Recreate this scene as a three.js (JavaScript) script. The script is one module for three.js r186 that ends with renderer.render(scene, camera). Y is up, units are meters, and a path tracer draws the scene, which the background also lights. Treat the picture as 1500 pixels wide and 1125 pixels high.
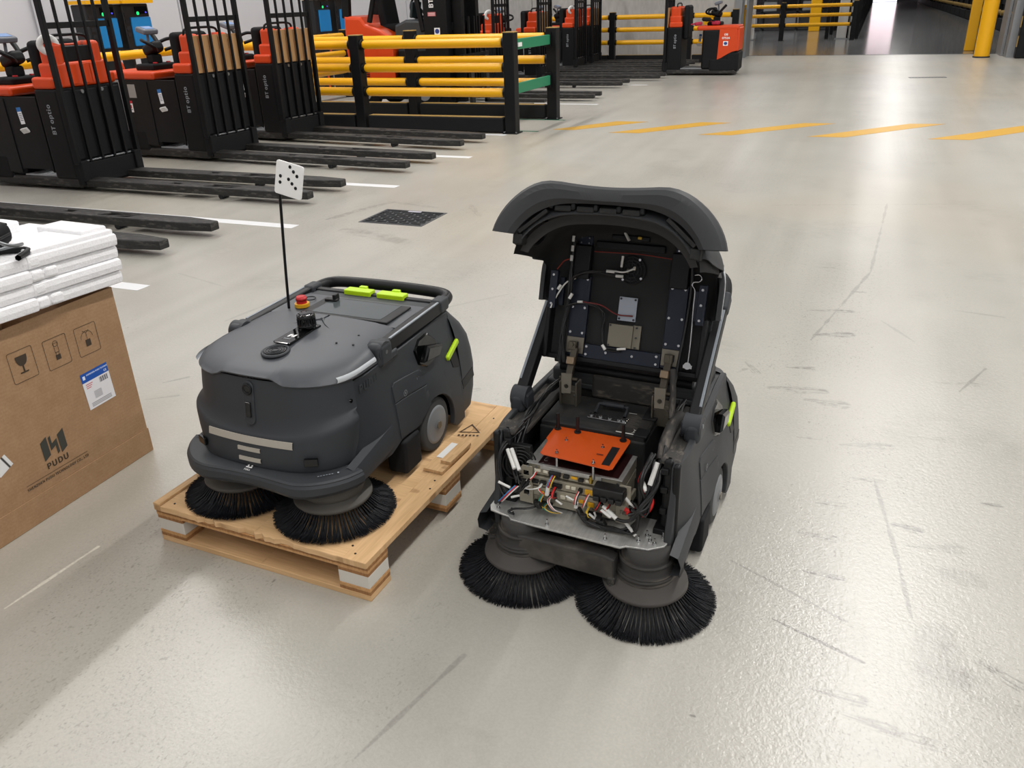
import * as THREE from 'three';
import { mergeGeometries, mergeVertices, toCreasedNormals } from 'three/addons/utils/BufferGeometryUtils.js';
import { RoundedBoxGeometry } from 'three/addons/geometries/RoundedBoxGeometry.js';
import { TessellateModifier } from 'three/addons/modifiers/TessellateModifier.js';
import { TextGeometry } from 'three/addons/geometries/TextGeometry.js';
import { FontLoader } from 'three/addons/loaders/FontLoader.js';
import { RectAreaLightUniformsLib } from 'three/addons/lights/RectAreaLightUniformsLib.js';

// ---------------------------------------------------------------- camera, light, exposure
const W = 1500, H = 1125;
const scene = new THREE.Scene();
const EYE = new THREE.Vector3(0, 1.6, 0);
const camera = new THREE.PerspectiveCamera(2 * Math.atan(H / 2 / 1191.4) * 180 / Math.PI, W / H, 0.05, 200);
{
  const rad = Math.PI / 180, pitch = 25.209 * rad, roll = -2.0 * rad, yaw = 22.918 * rad;
  const fwd = new THREE.Vector3(-Math.sin(yaw) * Math.cos(pitch), -Math.sin(pitch), -Math.cos(yaw) * Math.cos(pitch));
  const r0 = new THREE.Vector3(Math.cos(yaw), 0, -Math.sin(yaw)), u0 = r0.clone().cross(fwd);
  const right = r0.clone().multiplyScalar(Math.cos(roll)).addScaledVector(u0, Math.sin(roll));
  const up = right.clone().cross(fwd);
  camera.position.copy(EYE);
  camera.quaternion.setFromRotationMatrix(new THREE.Matrix4().makeBasis(right, up, fwd.clone().negate()));
}
const renderer = new THREE.WebGLRenderer({ antialias: true });
renderer.toneMapping = THREE.LinearToneMapping;
renderer.toneMappingExposure = 0.86;
renderer.shadowMap.enabled = true;
RectAreaLightUniformsLib.init();
scene.background = new THREE.Color(0x000000);
const CEIL = 9.0;
// rows of linear LED trunking under the roof: [x, z0, z1, radiance]
const LAMP_ROWS = [
  [1.35, 7, -6.2, 75], [1.35, -6.6, -15.2, 130], [1.35, -15.6, -23.5, 40], [-8.3, 7, -5.8, 60], [-8.3, -6.2, -12.6, 130], [-8.3, -13, -23.5, 52], [8.5, 7, -23.5, 55],
  [1.6, -27, -42, 60], [1.6, -42, -76, 45], [-4.8, -26.5, -40, 95],  // last row is an added, unseen lamp run that brightens the aisle
];

// ---------------------------------------------------------------- small helpers
let seed = 12345;
const rnd = () => { seed = (seed * 1664525 + 1013904223) >>> 0; return seed / 4294967296; };
const rr = (a, b) => a + (b - a) * rnd();
const V3 = (x, y, z) => new THREE.Vector3(x, y, z);
const clamp = (x, a, b) => Math.min(b, Math.max(a, x));
const sst = (a, b, x) => { const t = clamp((x - a) / (b - a), 0, 1); return t * t * (3 - 2 * t); };
const used = new Map();
function numbered(name) { const n = used.get(name) || 0; used.set(name, n + 1); return n ? name + '_' + String(n).padStart(3, '0') : name; }
function shadows(m) { m.castShadow = true; m.receiveShadow = true; return m; }
function thing(name, label, category, pos = [0, 0, 0], turn = 0, group) {
  const o = new THREE.Group(); o.name = numbered(name); o.position.set(...pos); o.rotation.y = turn; scene.add(o);
  o.userData = { label, category }; if (group) o.userData.group = group; return o;
}
function part(name, geo, mat, parent, label) {
  const m = shadows(new THREE.Mesh(Array.isArray(geo) ? join(geo) : geo, mat)); m.name = name; parent.add(m);
  if (label) m.userData.label = label; return m;
}
function solo(name, geo, mat, label, category, pos, turn = 0, group) {
  const m = shadows(new THREE.Mesh(Array.isArray(geo) ? join(geo) : geo, mat)); m.name = numbered(name); scene.add(m);
  if (pos) m.position.set(...pos); m.rotation.y = turn; m.userData = { label, category }; if (group) m.userData.group = group; return m;
}
function struct(name, geo, mat, parent = scene) {
  const m = shadows(new THREE.Mesh(Array.isArray(geo) ? join(geo) : geo, mat)); m.name = parent === scene ? numbered(name) : name; parent.add(m);
  if (parent === scene) m.userData.kind = 'structure'; return m;
}
function sub(name, parent) { const g = new THREE.Group(); g.name = name; parent.add(g); return g; }
function copy(src, pos, turn, label, group) {
  const c = src.clone(); c.name = numbered(src.name.replace(/_\d{3}$/, '')); scene.add(c);
  c.position.set(...pos); c.rotation.y = turn; c.userData = { ...src.userData, label }; if (group) c.userData.group = group; return c;
}
function prep(g) {
  let o = g.index ? g.toNonIndexed() : g;
  for (const k of Object.keys(o.attributes)) if (!['position', 'normal', 'uv'].includes(k)) o.deleteAttribute(k);
  if (!o.attributes.normal) o.computeVertexNormals();
  if (!o.attributes.uv) o.setAttribute('uv', new THREE.BufferAttribute(new Float32Array(o.attributes.position.count * 2), 2));
  o.morphAttributes = {}; o.groups = []; return o;
}
const join = (l) => (l = l.flat(9), l.length === 1 ? l[0] : mergeGeometries(l.map(prep), false));
function at(g, x = 0, y = 0, z = 0, rx = 0, ry = 0, rz = 0) {
  const m = new THREE.Matrix4().makeRotationFromEuler(new THREE.Euler(rx, ry, rz)); m.setPosition(x, y, z); return g.applyMatrix4(m);
}
const box = (w, h, d, x = 0, y = 0, z = 0, rx, ry, rz) => at(new THREE.BoxGeometry(w, h, d), x, y, z, rx, ry, rz);
// box from min / max corners
const bx = (x0, x1, y0, y1, z0, z1) => new THREE.BoxGeometry(x1 - x0, y1 - y0, z1 - z0).translate((x0 + x1) / 2, (y0 + y1) / 2, (z0 + z1) / 2);
const rb = (w, h, d, r, x = 0, y = 0, z = 0, rx, ry, rz) => at(new RoundedBoxGeometry(w, h, d, 2, Math.min(r, w / 2.01, h / 2.01, d / 2.01)), x, y, z, rx, ry, rz);
const rx2 = (x0, x1, y0, y1, z0, z1, r) => rb(x1 - x0, y1 - y0, z1 - z0, r, (x0 + x1) / 2, (y0 + y1) / 2, (z0 + z1) / 2);
const cy = (r, h, x = 0, y = 0, z = 0, axis = 'y', n = 20, r2 = r) => {
  const g = new THREE.CylinderGeometry(r2, r, h, n); if (axis === 'x') g.rotateZ(-Math.PI / 2); if (axis === 'z') g.rotateX(Math.PI / 2); return g.translate(x, y, z);
};
const curve = (pts, closed = false, t = 0.5) => new THREE.CatmullRomCurve3(pts.map((p) => V3(...p)), closed, 'catmullrom', t);
const tube = (pts, r, n = 24, k = 8, closed = false) => new THREE.TubeGeometry(curve(pts, closed), n, r, k, closed);
const rod = (a, b, r, n = 10) => {
  const A = V3(...a), B = V3(...b), d = B.clone().sub(A), g = new THREE.CylinderGeometry(r, r, d.length(), n);
  g.applyQuaternion(new THREE.Quaternion().setFromUnitVectors(V3(0, 1, 0), d.clone().normalize())); return g.translate(...A.add(B).multiplyScalar(0.5).toArray());
};
// rectangular bar between two points
const bar = (a, b, w, h) => {
  const A = V3(...a), B = V3(...b), d = B.clone().sub(A), L = d.length(), z = d.normalize();
  let x = V3(0, 1, 0).cross(z); if (x.length() < 1e-3) x = V3(1, 0, 0); x.normalize(); const y = z.clone().cross(x);
  const g = new RoundedBoxGeometry(w, h, L, 1, Math.min(w, h) * 0.18); g.applyMatrix4(new THREE.Matrix4().makeBasis(x, y, z)); return g.translate(...A.add(B).multiplyScalar(0.5).toArray());
};
const shape = (pts, holes = []) => { const s = new THREE.Shape(pts.map((p) => new THREE.Vector2(...p))); for (const h of holes) s.holes.push(new THREE.Path(h.map((p) => new THREE.Vector2(...p)))); return s; };
const ext = (s, d, bev = 0, seg = 1) => new THREE.ExtrudeGeometry(s, { depth: d - 2 * bev, bevelEnabled: bev > 0, bevelThickness: bev, bevelSize: bev, bevelOffset: -bev, bevelSegments: seg, curveSegments: 10 }).translate(0, 0, bev);
const rrect = (x0, x1, y0, y1, r) => {
  const s = new THREE.Shape(); s.moveTo(x0 + r, y0); s.lineTo(x1 - r, y0); s.absarc(x1 - r, y0 + r, r, -Math.PI / 2, 0); s.lineTo(x1, y1 - r); s.absarc(x1 - r, y1 - r, r, 0, Math.PI / 2);
  s.lineTo(x0 + r, y1); s.absarc(x0 + r, y1 - r, r, Math.PI / 2, Math.PI); s.lineTo(x0, y0 + r); s.absarc(x0 + r, y0 + r, r, Math.PI, Math.PI * 1.5); return s;
};
const lathe = (pts, n = 32) => new THREE.LatheGeometry(pts.map((p) => new THREE.Vector2(...p)), n);
// uv in metres from the dominant face direction
function muv(g, s = 1, sw = false) {
  g = g.index ? g.toNonIndexed() : g; const p = g.attributes.position, n = g.attributes.normal, uv = new Float32Array(p.count * 2);
  for (let i = 0; i < p.count; i += 3) {
    const a = [0, 0, 0]; for (let k = 0; k < 3; k++) { a[0] += Math.abs(n.getX(i + k)); a[1] += Math.abs(n.getY(i + k)); a[2] += Math.abs(n.getZ(i + k)); }
    const d = a[0] > a[1] && a[0] > a[2] ? 0 : a[1] > a[2] ? 1 : 2;
    for (let k = 0; k < 3; k++) {
      const q = [p.getX(i + k), p.getY(i + k), p.getZ(i + k)]; let u = d === 0 ? q[2] : q[0], v = d === 1 ? q[2] : q[1];
      if (sw) [u, v] = [v, u]; uv[2 * (i + k)] = u * s; uv[2 * (i + k) + 1] = v * s;
    }
  }
  g.setAttribute('uv', new THREE.BufferAttribute(uv, 2)); return g;
}
// surface through a grid of points (rows x cols), optionally given a thickness along its normals
function skin(grid, thick = 0, crease = 0.7) {
  const R = grid.length, C = grid[0].length, pos = [], idx = [];
  const P = grid.map((r) => r.map((p) => V3(...p)));
  if (thick) {
    const N = P.map((r, i) => r.map((p, j) => {
      const a = P[Math.min(R - 1, i + 1)][j].clone().sub(P[Math.max(0, i - 1)][j]), b = P[i][Math.min(C - 1, j + 1)].clone().sub(P[i][Math.max(0, j - 1)]);
      const n = a.cross(b); return n.lengthSq() < 1e-16 ? V3(0, 1, 0) : n.normalize();
    }));
    for (const s of [0, 1]) for (let i = 0; i < R; i++) for (let j = 0; j < C; j++) { const q = P[i][j].clone().addScaledVector(N[i][j], s ? thick : 0); pos.push(q.x, q.y, q.z); }
    const id = (s, i, j) => s * R * C + i * C + j;
    for (let i = 0; i < R - 1; i++) for (let j = 0; j < C - 1; j++) {
      idx.push(id(0, i, j), id(0, i, j + 1), id(0, i + 1, j), id(0, i + 1, j), id(0, i, j + 1), id(0, i + 1, j + 1));
      idx.push(id(1, i, j), id(1, i + 1, j), id(1, i, j + 1), id(1, i + 1, j), id(1, i + 1, j + 1), id(1, i, j + 1));
    }
    const edge = (a, b) => idx.push(id(0, ...a), id(1, ...a), id(0, ...b), id(0, ...b), id(1, ...a), id(1, ...b));
    for (let j = 0; j < C - 1; j++) { edge([0, j], [0, j + 1]); edge([R - 1, j + 1], [R - 1, j]); }
    for (let i = 0; i < R - 1; i++) { edge([i + 1, 0], [i, 0]); edge([i, C - 1], [i + 1, C - 1]); }
  } else {
    for (const r of P) for (const p of r) pos.push(p.x, p.y, p.z);
    for (let i = 0; i < R - 1; i++) for (let j = 0; j < C - 1; j++) { const a = i * C + j; idx.push(a, a + 1, a + C, a + C, a + 1, a + C + 1); }
  }
  let g = new THREE.BufferGeometry(); g.setAttribute('position', new THREE.Float32BufferAttribute(pos, 3)); g.setIndex(idx);
  g = toCreasedNormals(g, crease); return g;
}

const FONT = await new FontLoader().loadAsync('fonts/droid/droid_sans_bold.typeface.json');
// ---------------------------------------------------------------- noise and textures
const hash = (x, y, s) => { let h = (x * 374761393 + y * 668265263 + s * 982451653) | 0; h = Math.imul(h ^ (h >>> 13), 1274126177); return ((h ^ (h >>> 16)) >>> 0) / 4294967296; };
function vnoise(x, y, s, per) {
  let xi = Math.floor(x), yi = Math.floor(y); const fx = x - xi, fy = y - yi, u = fx * fx * (3 - 2 * fx), v = fy * fy * (3 - 2 * fy);
  const w = (i, n) => per ? ((i % n) + n) % n : i;
  const x0 = w(xi, per), x1 = w(xi + 1, per), y0 = w(yi, per), y1 = w(yi + 1, per);
  const a = hash(x0, y0, s), b = hash(x1, y0, s), c = hash(x0, y1, s), d = hash(x1, y1, s);
  return a + (b - a) * u + (c - a) * v + (a - b - c + d) * u * v;
}
function fbm(x, y, s, oct, per) { let a = 0, k = 0.5, t = 0; for (let o = 0; o < oct; o++) { a += k * vnoise(x, y, s + o, per); t += k; x *= 2; y *= 2; if (per) per *= 2; k *= 0.5; } return a / t; }
function dtex(w, h, fn, srgb = true, repeat = true) {
  const d = new Uint8Array(w * h * 4);
  for (let y = 0; y < h; y++) for (let x = 0; x < w; x++) { const c = fn(x / w, y / h, x, y); const i = 4 * (y * w + x); d[i] = clamp(c[0], 0, 255); d[i + 1] = clamp(c[1], 0, 255); d[i + 2] = clamp(c[2], 0, 255); d[i + 3] = 255; }
  const t = new THREE.DataTexture(d, w, h, THREE.RGBAFormat); t.magFilter = THREE.LinearFilter; t.minFilter = THREE.LinearMipmapLinearFilter; t.generateMipmaps = true;
  if (repeat) t.wrapS = t.wrapT = THREE.RepeatWrapping; if (srgb) t.colorSpace = THREE.SRGBColorSpace; t.needsUpdate = true; return t;
}
function ctex(w, h, draw) {
  const c = document.createElement('canvas'); c.width = w; c.height = h; const g = c.getContext('2d'); draw(g, w, h);
  const t = new THREE.CanvasTexture(c); t.colorSpace = THREE.SRGBColorSpace; return t;
}
const std = (color, roughness = 0.6, metalness = 0, extra = {}) => new THREE.MeshStandardMaterial({ color, roughness, metalness, ...extra });
// dull black plastics and paints: a weaker surface reflection than bare gloss
const dull = (color, roughness = 0.6, specularIntensity = 0.45, extra = {}) => new THREE.MeshPhysicalMaterial({ color, roughness, specularIntensity, ...extra });
// printed mark on a surface: a thin sheet a fraction of a millimetre proud
function decal(name, w, h, px, draw, parent, pos, rot, roughness = 0.5) {
  const m = new THREE.Mesh(new THREE.PlaneGeometry(w, h), std(0xffffff, roughness, 0, { map: ctex(px, Math.max(4, Math.round(px * h / w)), draw), transparent: true }));
  m.name = name; m.position.set(...pos); m.rotation.set(...rot); parent.add(m); m.receiveShadow = true; return m;
}
// ---------------------------------------------------------------- floor
const SCUFFS = [[-0.04,-1.92,0.20,-1.83,0.006,0.75],[-0.19,-2.15,0.15,-1.98,0.005,0.40],[0.02,-2.17,0.13,-2.17,0.020,0.60],[-0.00,-2.37,0.10,-2.37,0.030,0.45],[0.04,-2.57,0.12,-2.58,0.030,0.40],[0.28,-2.52,0.35,-2.51,0.040,0.60],[0.22,-2.80,0.29,-2.33,0.008,0.40],[0.29,-2.33,0.32,-2.06,0.008,0.40],[0.08,-1.69,0.19,-1.69,0.030,0.40],[0.16,-1.63,0.26,-1.62,0.035,0.35],[0.24,-1.61,0.35,-1.61,0.030,0.35],[0.48,-1.93,0.56,-1.88,0.040,0.45],[0.56,-2.75,0.61,-2.75,0.030,0.60],[-0.11,-4.54,0.10,-4.58,0.030,0.60],[-0.06,-4.17,0.09,-4.22,0.050,0.70],[-0.16,-3.71,-0.05,-3.73,0.025,0.60],[-0.21,-3.46,0.01,-3.49,0.045,0.50],[-0.05,-3.38,0.09,-3.38,0.050,0.50],[0.09,-4.93,0.16,-4.94,0.025,0.60],[-0.14,-5.37,-0.03,-5.38,0.020,0.35],[0.30,-7.32,0.19,-5.36,0.012,0.40],[0.19,-5.36,-0.08,-4.09,0.012,0.45],[0.56,-3.67,0.69,-3.97,0.008,0.50],[-4.00,-5.64,-3.91,-6.02,0.070,0.50],[-3.91,-6.02,-3.79,-6.35,0.060,0.50],[-3.79,-6.35,-3.29,-6.25,0.040,0.35],[-3.65,-5.37,-3.04,-5.19,0.160,0.40],[-3.05,-6.42,-2.83,-6.09,0.050,0.30],[-2.18,-1.19,-2.16,-1.52,0.007,-0.70],[-1.49,-1.57,-1.49,-1.58,0.010,0.90],[-1.24,-2.17,-1.24,-2.19,0.012,0.60],[-0.90,-1.10,-0.80,-1.49,0.008,0.35],[-0.58,-7.04,0.96,-7.46,0.020,0.28],[-0.52,-2.25,-0.45,-2.25,0.020,0.20],[-1.60,-2.91,-1.45,-3.03,0.020,0.30],[-2.86,-2.45,-2.75,-2.53,0.010,0.30],[-2.92,-2.62,-2.85,-2.71,0.012,0.50],[0.38,-2.01,0.39,-1.86,0.130,0.30],[0.43,-2.30,0.49,-2.29,0.100,0.20],[0.32,-2.41,0.46,-2.44,0.030,0.25],[-0.19,-1.50,-0.18,-1.50,0.010,0.80],[-0.35,-3.71,-0.29,-3.61,0.030,0.35],[-0.37,-3.58,-0.34,-3.63,0.025,0.30],[-1.81,-4.32,-2.33,-3.67,0.010,0.20],[-3.11,-3.93,-3.20,-3.40,0.012,0.25],[-3.63,-3.91,-4.15,-4.06,0.010,0.20],[0.47,-3.74,0.64,-3.77,0.020,0.30],[0.34,-3.17,0.49,-3.19,0.020,0.25],[-0.06,-3.03,0.02,-3.04,0.020,0.35],[0.10,-3.02,0.27,-3.06,0.030,0.30],[0.15,-2.78,0.24,-2.78,0.030,0.35],[0.62,-4.76,0.85,-4.72,0.012,0.30],[0.25,-4.48,0.40,-4.22,0.010,0.25]];
function floorBase(x, z) {
  const big = fbm(x * 0.45 + 7, z * 0.3, 11, 3) - 0.5, mid = fbm(x * 2.3, z * 1.7, 21, 3) - 0.5, streak = vnoise(x * 9, z * 0.5, 31) - 0.5, grain = vnoise(x * 240, z * 240, 41) - 0.5;
  let v = big * 20 + mid * 14 + streak * 8 + grain * 8 - 9 * sst(0.62, 0.8, fbm(x * 3.1 + 17, z * 2.2, 101, 3)) * vnoise(x * 20, z * 45, 103);
  const worn = fbm(x * 1.6 + 3, z * 0.7 + 9, 51, 3), pit = vnoise(x * 230, z * 150, 61);
  v -= 26 * sst(0.8 - 0.12 * sst(0.42, 0.7, worn), 0.97, pit) * sst(0.38, 0.62, worn) * (0.3 + vnoise(x * 31, z * 31, 71));
  const warm = sst(0.5, 0.75, fbm(x * 0.5 + 40, z * 0.5 + 3, 81, 2)) * 7;
  return [171 + v + warm * 0.3, 168 + v, 160 + v - warm * 0.5];
}
function floorTex(n, x0, x1, z0, z1, marks) {
  const m = new Float32Array(marks ? n * n : 0), sx = n / (x1 - x0), sz = n / (z1 - z0);
  if (marks) for (const [ax, az, bx_, bz, w, s] of SCUFFS) {
    const L = Math.hypot(bx_ - ax, bz - az) + 1e-6, pad = w * 1.5 + 0.01;
    const i0 = Math.floor((Math.min(ax, bx_) - pad - x0) * sx), i1 = Math.ceil((Math.max(ax, bx_) + pad - x0) * sx), j0 = Math.floor((Math.min(az, bz) - pad - z0) * sz), j1 = Math.ceil((Math.max(az, bz) + pad - z0) * sz);
    for (let j = Math.max(0, j0); j < Math.min(n, j1); j++) for (let i = Math.max(0, i0); i < Math.min(n, i1); i++) {
      const x = x0 + i / sx, z = z0 + j / sz, t = clamp(((x - ax) * (bx_ - ax) + (z - az) * (bz - az)) / (L * L), 0, 1), wob = (vnoise(t * L * 14, 1, 91) - 0.5) * Math.min(0.03, w);
      const px = ax + t * (bx_ - ax), pz = az + t * (bz - az), d = Math.hypot(x - px, z - pz) + wob;
      const along = ((x - ax) * (bx_ - ax) + (z - az) * (bz - az)) / L, ac = ((x - ax) * (bz - az) - (z - az) * (bx_ - ax)) / L;
      const gr = w > 0.08 ? 0.7 * sst(0.35, 0.75, fbm(x * 14, z * 14, 98, 3)) + 0.3 * vnoise(x * 120, z * 60, 99) : w > 0.015 ? sst(0.3, 0.75, vnoise(along * 12, ac * 260, 95) * 0.7 + vnoise(x * 60, z * 60, 96) * 0.4) : 0.5 + 0.5 * vnoise(x * 160, z * 160, 97);
      const k = s * 75 * sst(w * 0.55 + 0.003, w * 0.25, d) * gr; const q = j * n + i;
      if (Math.abs(k) > Math.abs(m[q])) m[q] = k;
    }
  }
  return dtex(n, n, (u, v, i, j) => { const c = floorBase(x0 + (u) * (x1 - x0), z0 + v * (z1 - z0)), d = marks ? m[j * n + i] : 0; return [c[0] - d, c[1] - d, c[2] - d * 0.95]; }, true, false);
}
const peel = dtex(1024, 1024, (u, v) => { const a = fbm(u * 90, v * 90, 3, 2, 90), b = vnoise(u * 256, v * 256, 5, 256); const k = 255 * (0.72 * a + 0.28 * b); return [k, k, k]; }, false);
function floorSlab(x0, x1, z0, z1, n, marks, hole) {
  const mat = new THREE.MeshPhysicalMaterial({ color: 0xffffff, roughness: 0.31, ior: 1.7, map: floorTex(n, x0, x1, z0, z1, marks), bumpMap: peel, bumpScale: 0.0006 });
  let g;
  const rect = (a, b, c, d) => { const q = bx(a, b, -0.2, 0, c, d).toNonIndexed(); return q; };
  if (!hole) g = rect(x0, x1, z0, z1);
  else { const [a, b, c, d] = hole; g = join([rect(x0, a, z0, z1), rect(b, x1, z0, z1), rect(a, b, z0, c), rect(a, b, d, z1), bx(a, b, -0.2, -0.12, c, d)]); }
  const p = g.attributes.position, uv = g.attributes.uv;
  for (let i = 0; i < p.count; i++) uv.setXY(i, (p.getX(i) - x0) / (x1 - x0), (p.getZ(i) - z0) / (z1 - z0));
  const t = peel.clone(); t.repeat.set((x1 - x0) / 0.8, (z1 - z0) / 0.8); t.needsUpdate = true; mat.bumpMap = t;
  return struct('floor', g, mat);
}
const DRAIN = [-3.70, -3.11, -6.10, -5.62];
floorSlab(-3.05, 1.25, -4.6, -0.3, 2048, true);
floorSlab(-5.25, 2.95, -12.8, -4.6, 2048, true, DRAIN);
floorSlab(-5.25, -3.05, -4.6, -0.3, 1024, true); floorSlab(1.25, 2.95, -4.6, -0.3, 512, false); floorSlab(-11, -5.25, -12.8, -0.3, 1024, true);
floorSlab(2.95, 12, -12.8, -0.3, 512, false); floorSlab(-11, 12, -25.15, -12.8, 1024, false); floorSlab(-11, 12, -0.3, 8, 512, false);
// polished dark concrete of the aisle beyond the doorway
{
  const t = dtex(1024, 1024, (u, v) => { const k = 108 + 26 * (fbm(u * 14, v * 14, 7, 4, 14) - 0.5) + 10 * (vnoise(u * 40, v * 4, 9, 40) - 0.5); return [k, k + 1, k + 2]; });
  t.repeat.set(4, 14);
  struct('floor', bx(-11, 12, -0.2, 0, -120, -25.15), std(0xffffff, 0.15, 0, { map: t, bumpMap: peel, bumpScale: 0.0002 }));
}
// ---------------------------------------------------------------- walls, roof
const concreteTex = dtex(1024, 1024, (u, v) => { const k = 178 + 34 * (fbm(u * 6, v * 6, 13, 5, 6) - 0.5) + 12 * (vnoise(u * 90, v * 30, 17, 90) - 0.5); return [k, k - 2, k - 5]; });
const M_wall = std(0xffffff, 0.85, 0, { map: concreteTex }), M_pale = std(0xcccdd2, 0.75), M_roof = std(0x8a8d90, 0.8), M_jamb = std(0x9a9da1, 0.4, 0.7);
const wallG = (...a) => muv(bx(...a), 0.28);
// concrete panels with open joints
{
  const w = sub(numbered('wall_back'), scene); w.userData.kind = 'structure';
  for (let k = 0; k < 4; k++) part('panel', wallG(-11 + k * 1.93, -11 + k * 1.93 + 1.91, 0, CEIL, -24.15, -23.9), M_wall, w);
  part('core', bx(-11, -3.3, 0, CEIL, -24.3, -24.14), M_wall, w);
  part('panel', wallG(3.12, 5.2, 0, CEIL, -24.15, -23.9), M_wall, w); part('panel', wallG(5.22, 12, 0, CEIL, -24.15, -23.9), M_wall, w);
  part('core', bx(3.12, 12, 0, CEIL, -24.3, -24.14), M_wall, w);
  part('lintel', bx(-3.3, 3.12, 4.6, CEIL, -24.3, -23.9), M_wall, w);
}
{
  const w = sub(numbered('wall_left'), scene); w.userData.kind = 'structure';
  for (let k = 0; k < 8; k++) part('panel', bx(-11.1, -11, 0, CEIL, -24 + k * 4, -24 + k * 4 + 3.96), M_pale, w);
  part('core', bx(-11.25, -11.09, 0, CEIL, -24.3, 8.2), M_pale, w);
  part('downpipe', cy(0.055, CEIL, -10.93, CEIL / 2, -9.17, 'y', 16), M_pale, w);
}
struct('wall_right', bx(12, 12.2, 0, CEIL, -24.3, 8.2), M_pale); struct('wall_front', bx(-11, 12, 0, CEIL, 8, 8.2), M_pale);
struct('wall_aisle', [bx(-11.2, -11, 0, CEIL, -120, -24.3)], M_pale); struct('wall_aisle', [bx(12, 12.2, 0, CEIL, -120, -24.3)], M_pale); struct('wall_end', bx(-11, 12, 0, CEIL, -120.2, -120), M_pale);
// daylit loading door at the far end of the aisle; the polished floor mirrors it
{
  const w = sub(numbered('door_1'), scene); w.userData.kind = 'structure';
  part('frame', [bx(-0.6, -0.4, 0, 6.2, -119.98, -119.8), bx(2.3, 2.5, 0, 6.2, -119.98, -119.8), bx(-0.6, 2.5, 6.0, 6.2, -119.98, -119.8)], std(0x70757a, 0.5), w);
  for (let k = 0; k < 8; k++) part('pane', bx(-0.4, 2.3, k * 0.75 + 0.07, k * 0.75 + 0.66, -119.95, -119.9), std(0xffffff, 0.5, 0, { emissive: k % 3 === 1 ? 0xff9aa8 : 0xf4f8ff, emissiveIntensity: k % 2 ? 1.2 : 1.9 }), w);
  const l = new THREE.RectAreaLight(0xfff0f2, 1.4, 2.7, 6); l.position.set(0.95, 3, -119.88); l.rotation.y = Math.PI; w.add(l);
}
struct('ceiling', bx(-11.2, 12.2, CEIL, CEIL + 0.2, -120.2, 8.2), M_roof);
struct('trim', [bx(-3.4, -3.22, 0, 4.6, -24.32, -23.84), bx(3.04, 3.2, 0, 4.6, -24.32, -23.84), bx(-3.4, 3.2, 4.6, 4.76, -24.32, -23.84)], M_jamb);
struct('trim', [bx(-3.18, -3.12, 0, 4.5, -25.3, -24.4), bx(2.98, 3.04, 0, 4.5, -25.3, -24.4)], M_jamb);
struct('threshold', bx(-3.3, 3.1, -0.01, 0.004, -25.22, -25.1), std(0x55585a, 0.4, 0.6));

// ---------------------------------------------------------------- lamps
{
  const glow = new THREE.MeshStandardMaterial({ color: 0xffffff, emissive: 0xfffdfa, emissiveIntensity: 4 }), M_tr = std(0xc8cacc, 0.5);
  for (const [x, z0, z1, rad] of LAMP_ROWS) {
    const n = Math.max(1, Math.round(Math.abs(z1 - z0) / 15)), L = (z0 - z1) / n;
    for (let k = 0; k < n; k++) {
      const c = z0 - (k + 0.5) * L, far = z1 < -30, y = CEIL - 0.5;
      const t = thing('linear_lamp', 'long white linear lamp hung under the hall roof', 'lamp', [x, y, c], 0, 'linear lamps under the roof');
      part('housing', bx(-0.11, 0.11, 0.012, 0.09, -L / 2 + 0.02, L / 2 - 0.02), M_tr, t); part('diffuser', bx(-0.1, 0.1, 0, 0.012, -L / 2 + 0.05, L / 2 - 0.05), glow, t);
      for (const q of [-0.35, 0, 0.35]) part('hanger', cy(0.006, 0.42, 0, 0.29, q * L, 'y', 6), M_tr, t);
      const l = new THREE.RectAreaLight(0xfffcf8, rad, 0.2, L - 0.1); l.position.set(0, -0.01, 0); l.rotation.x = -Math.PI / 2; l.castShadow = true; t.add(l);
    }
  }
}

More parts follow.
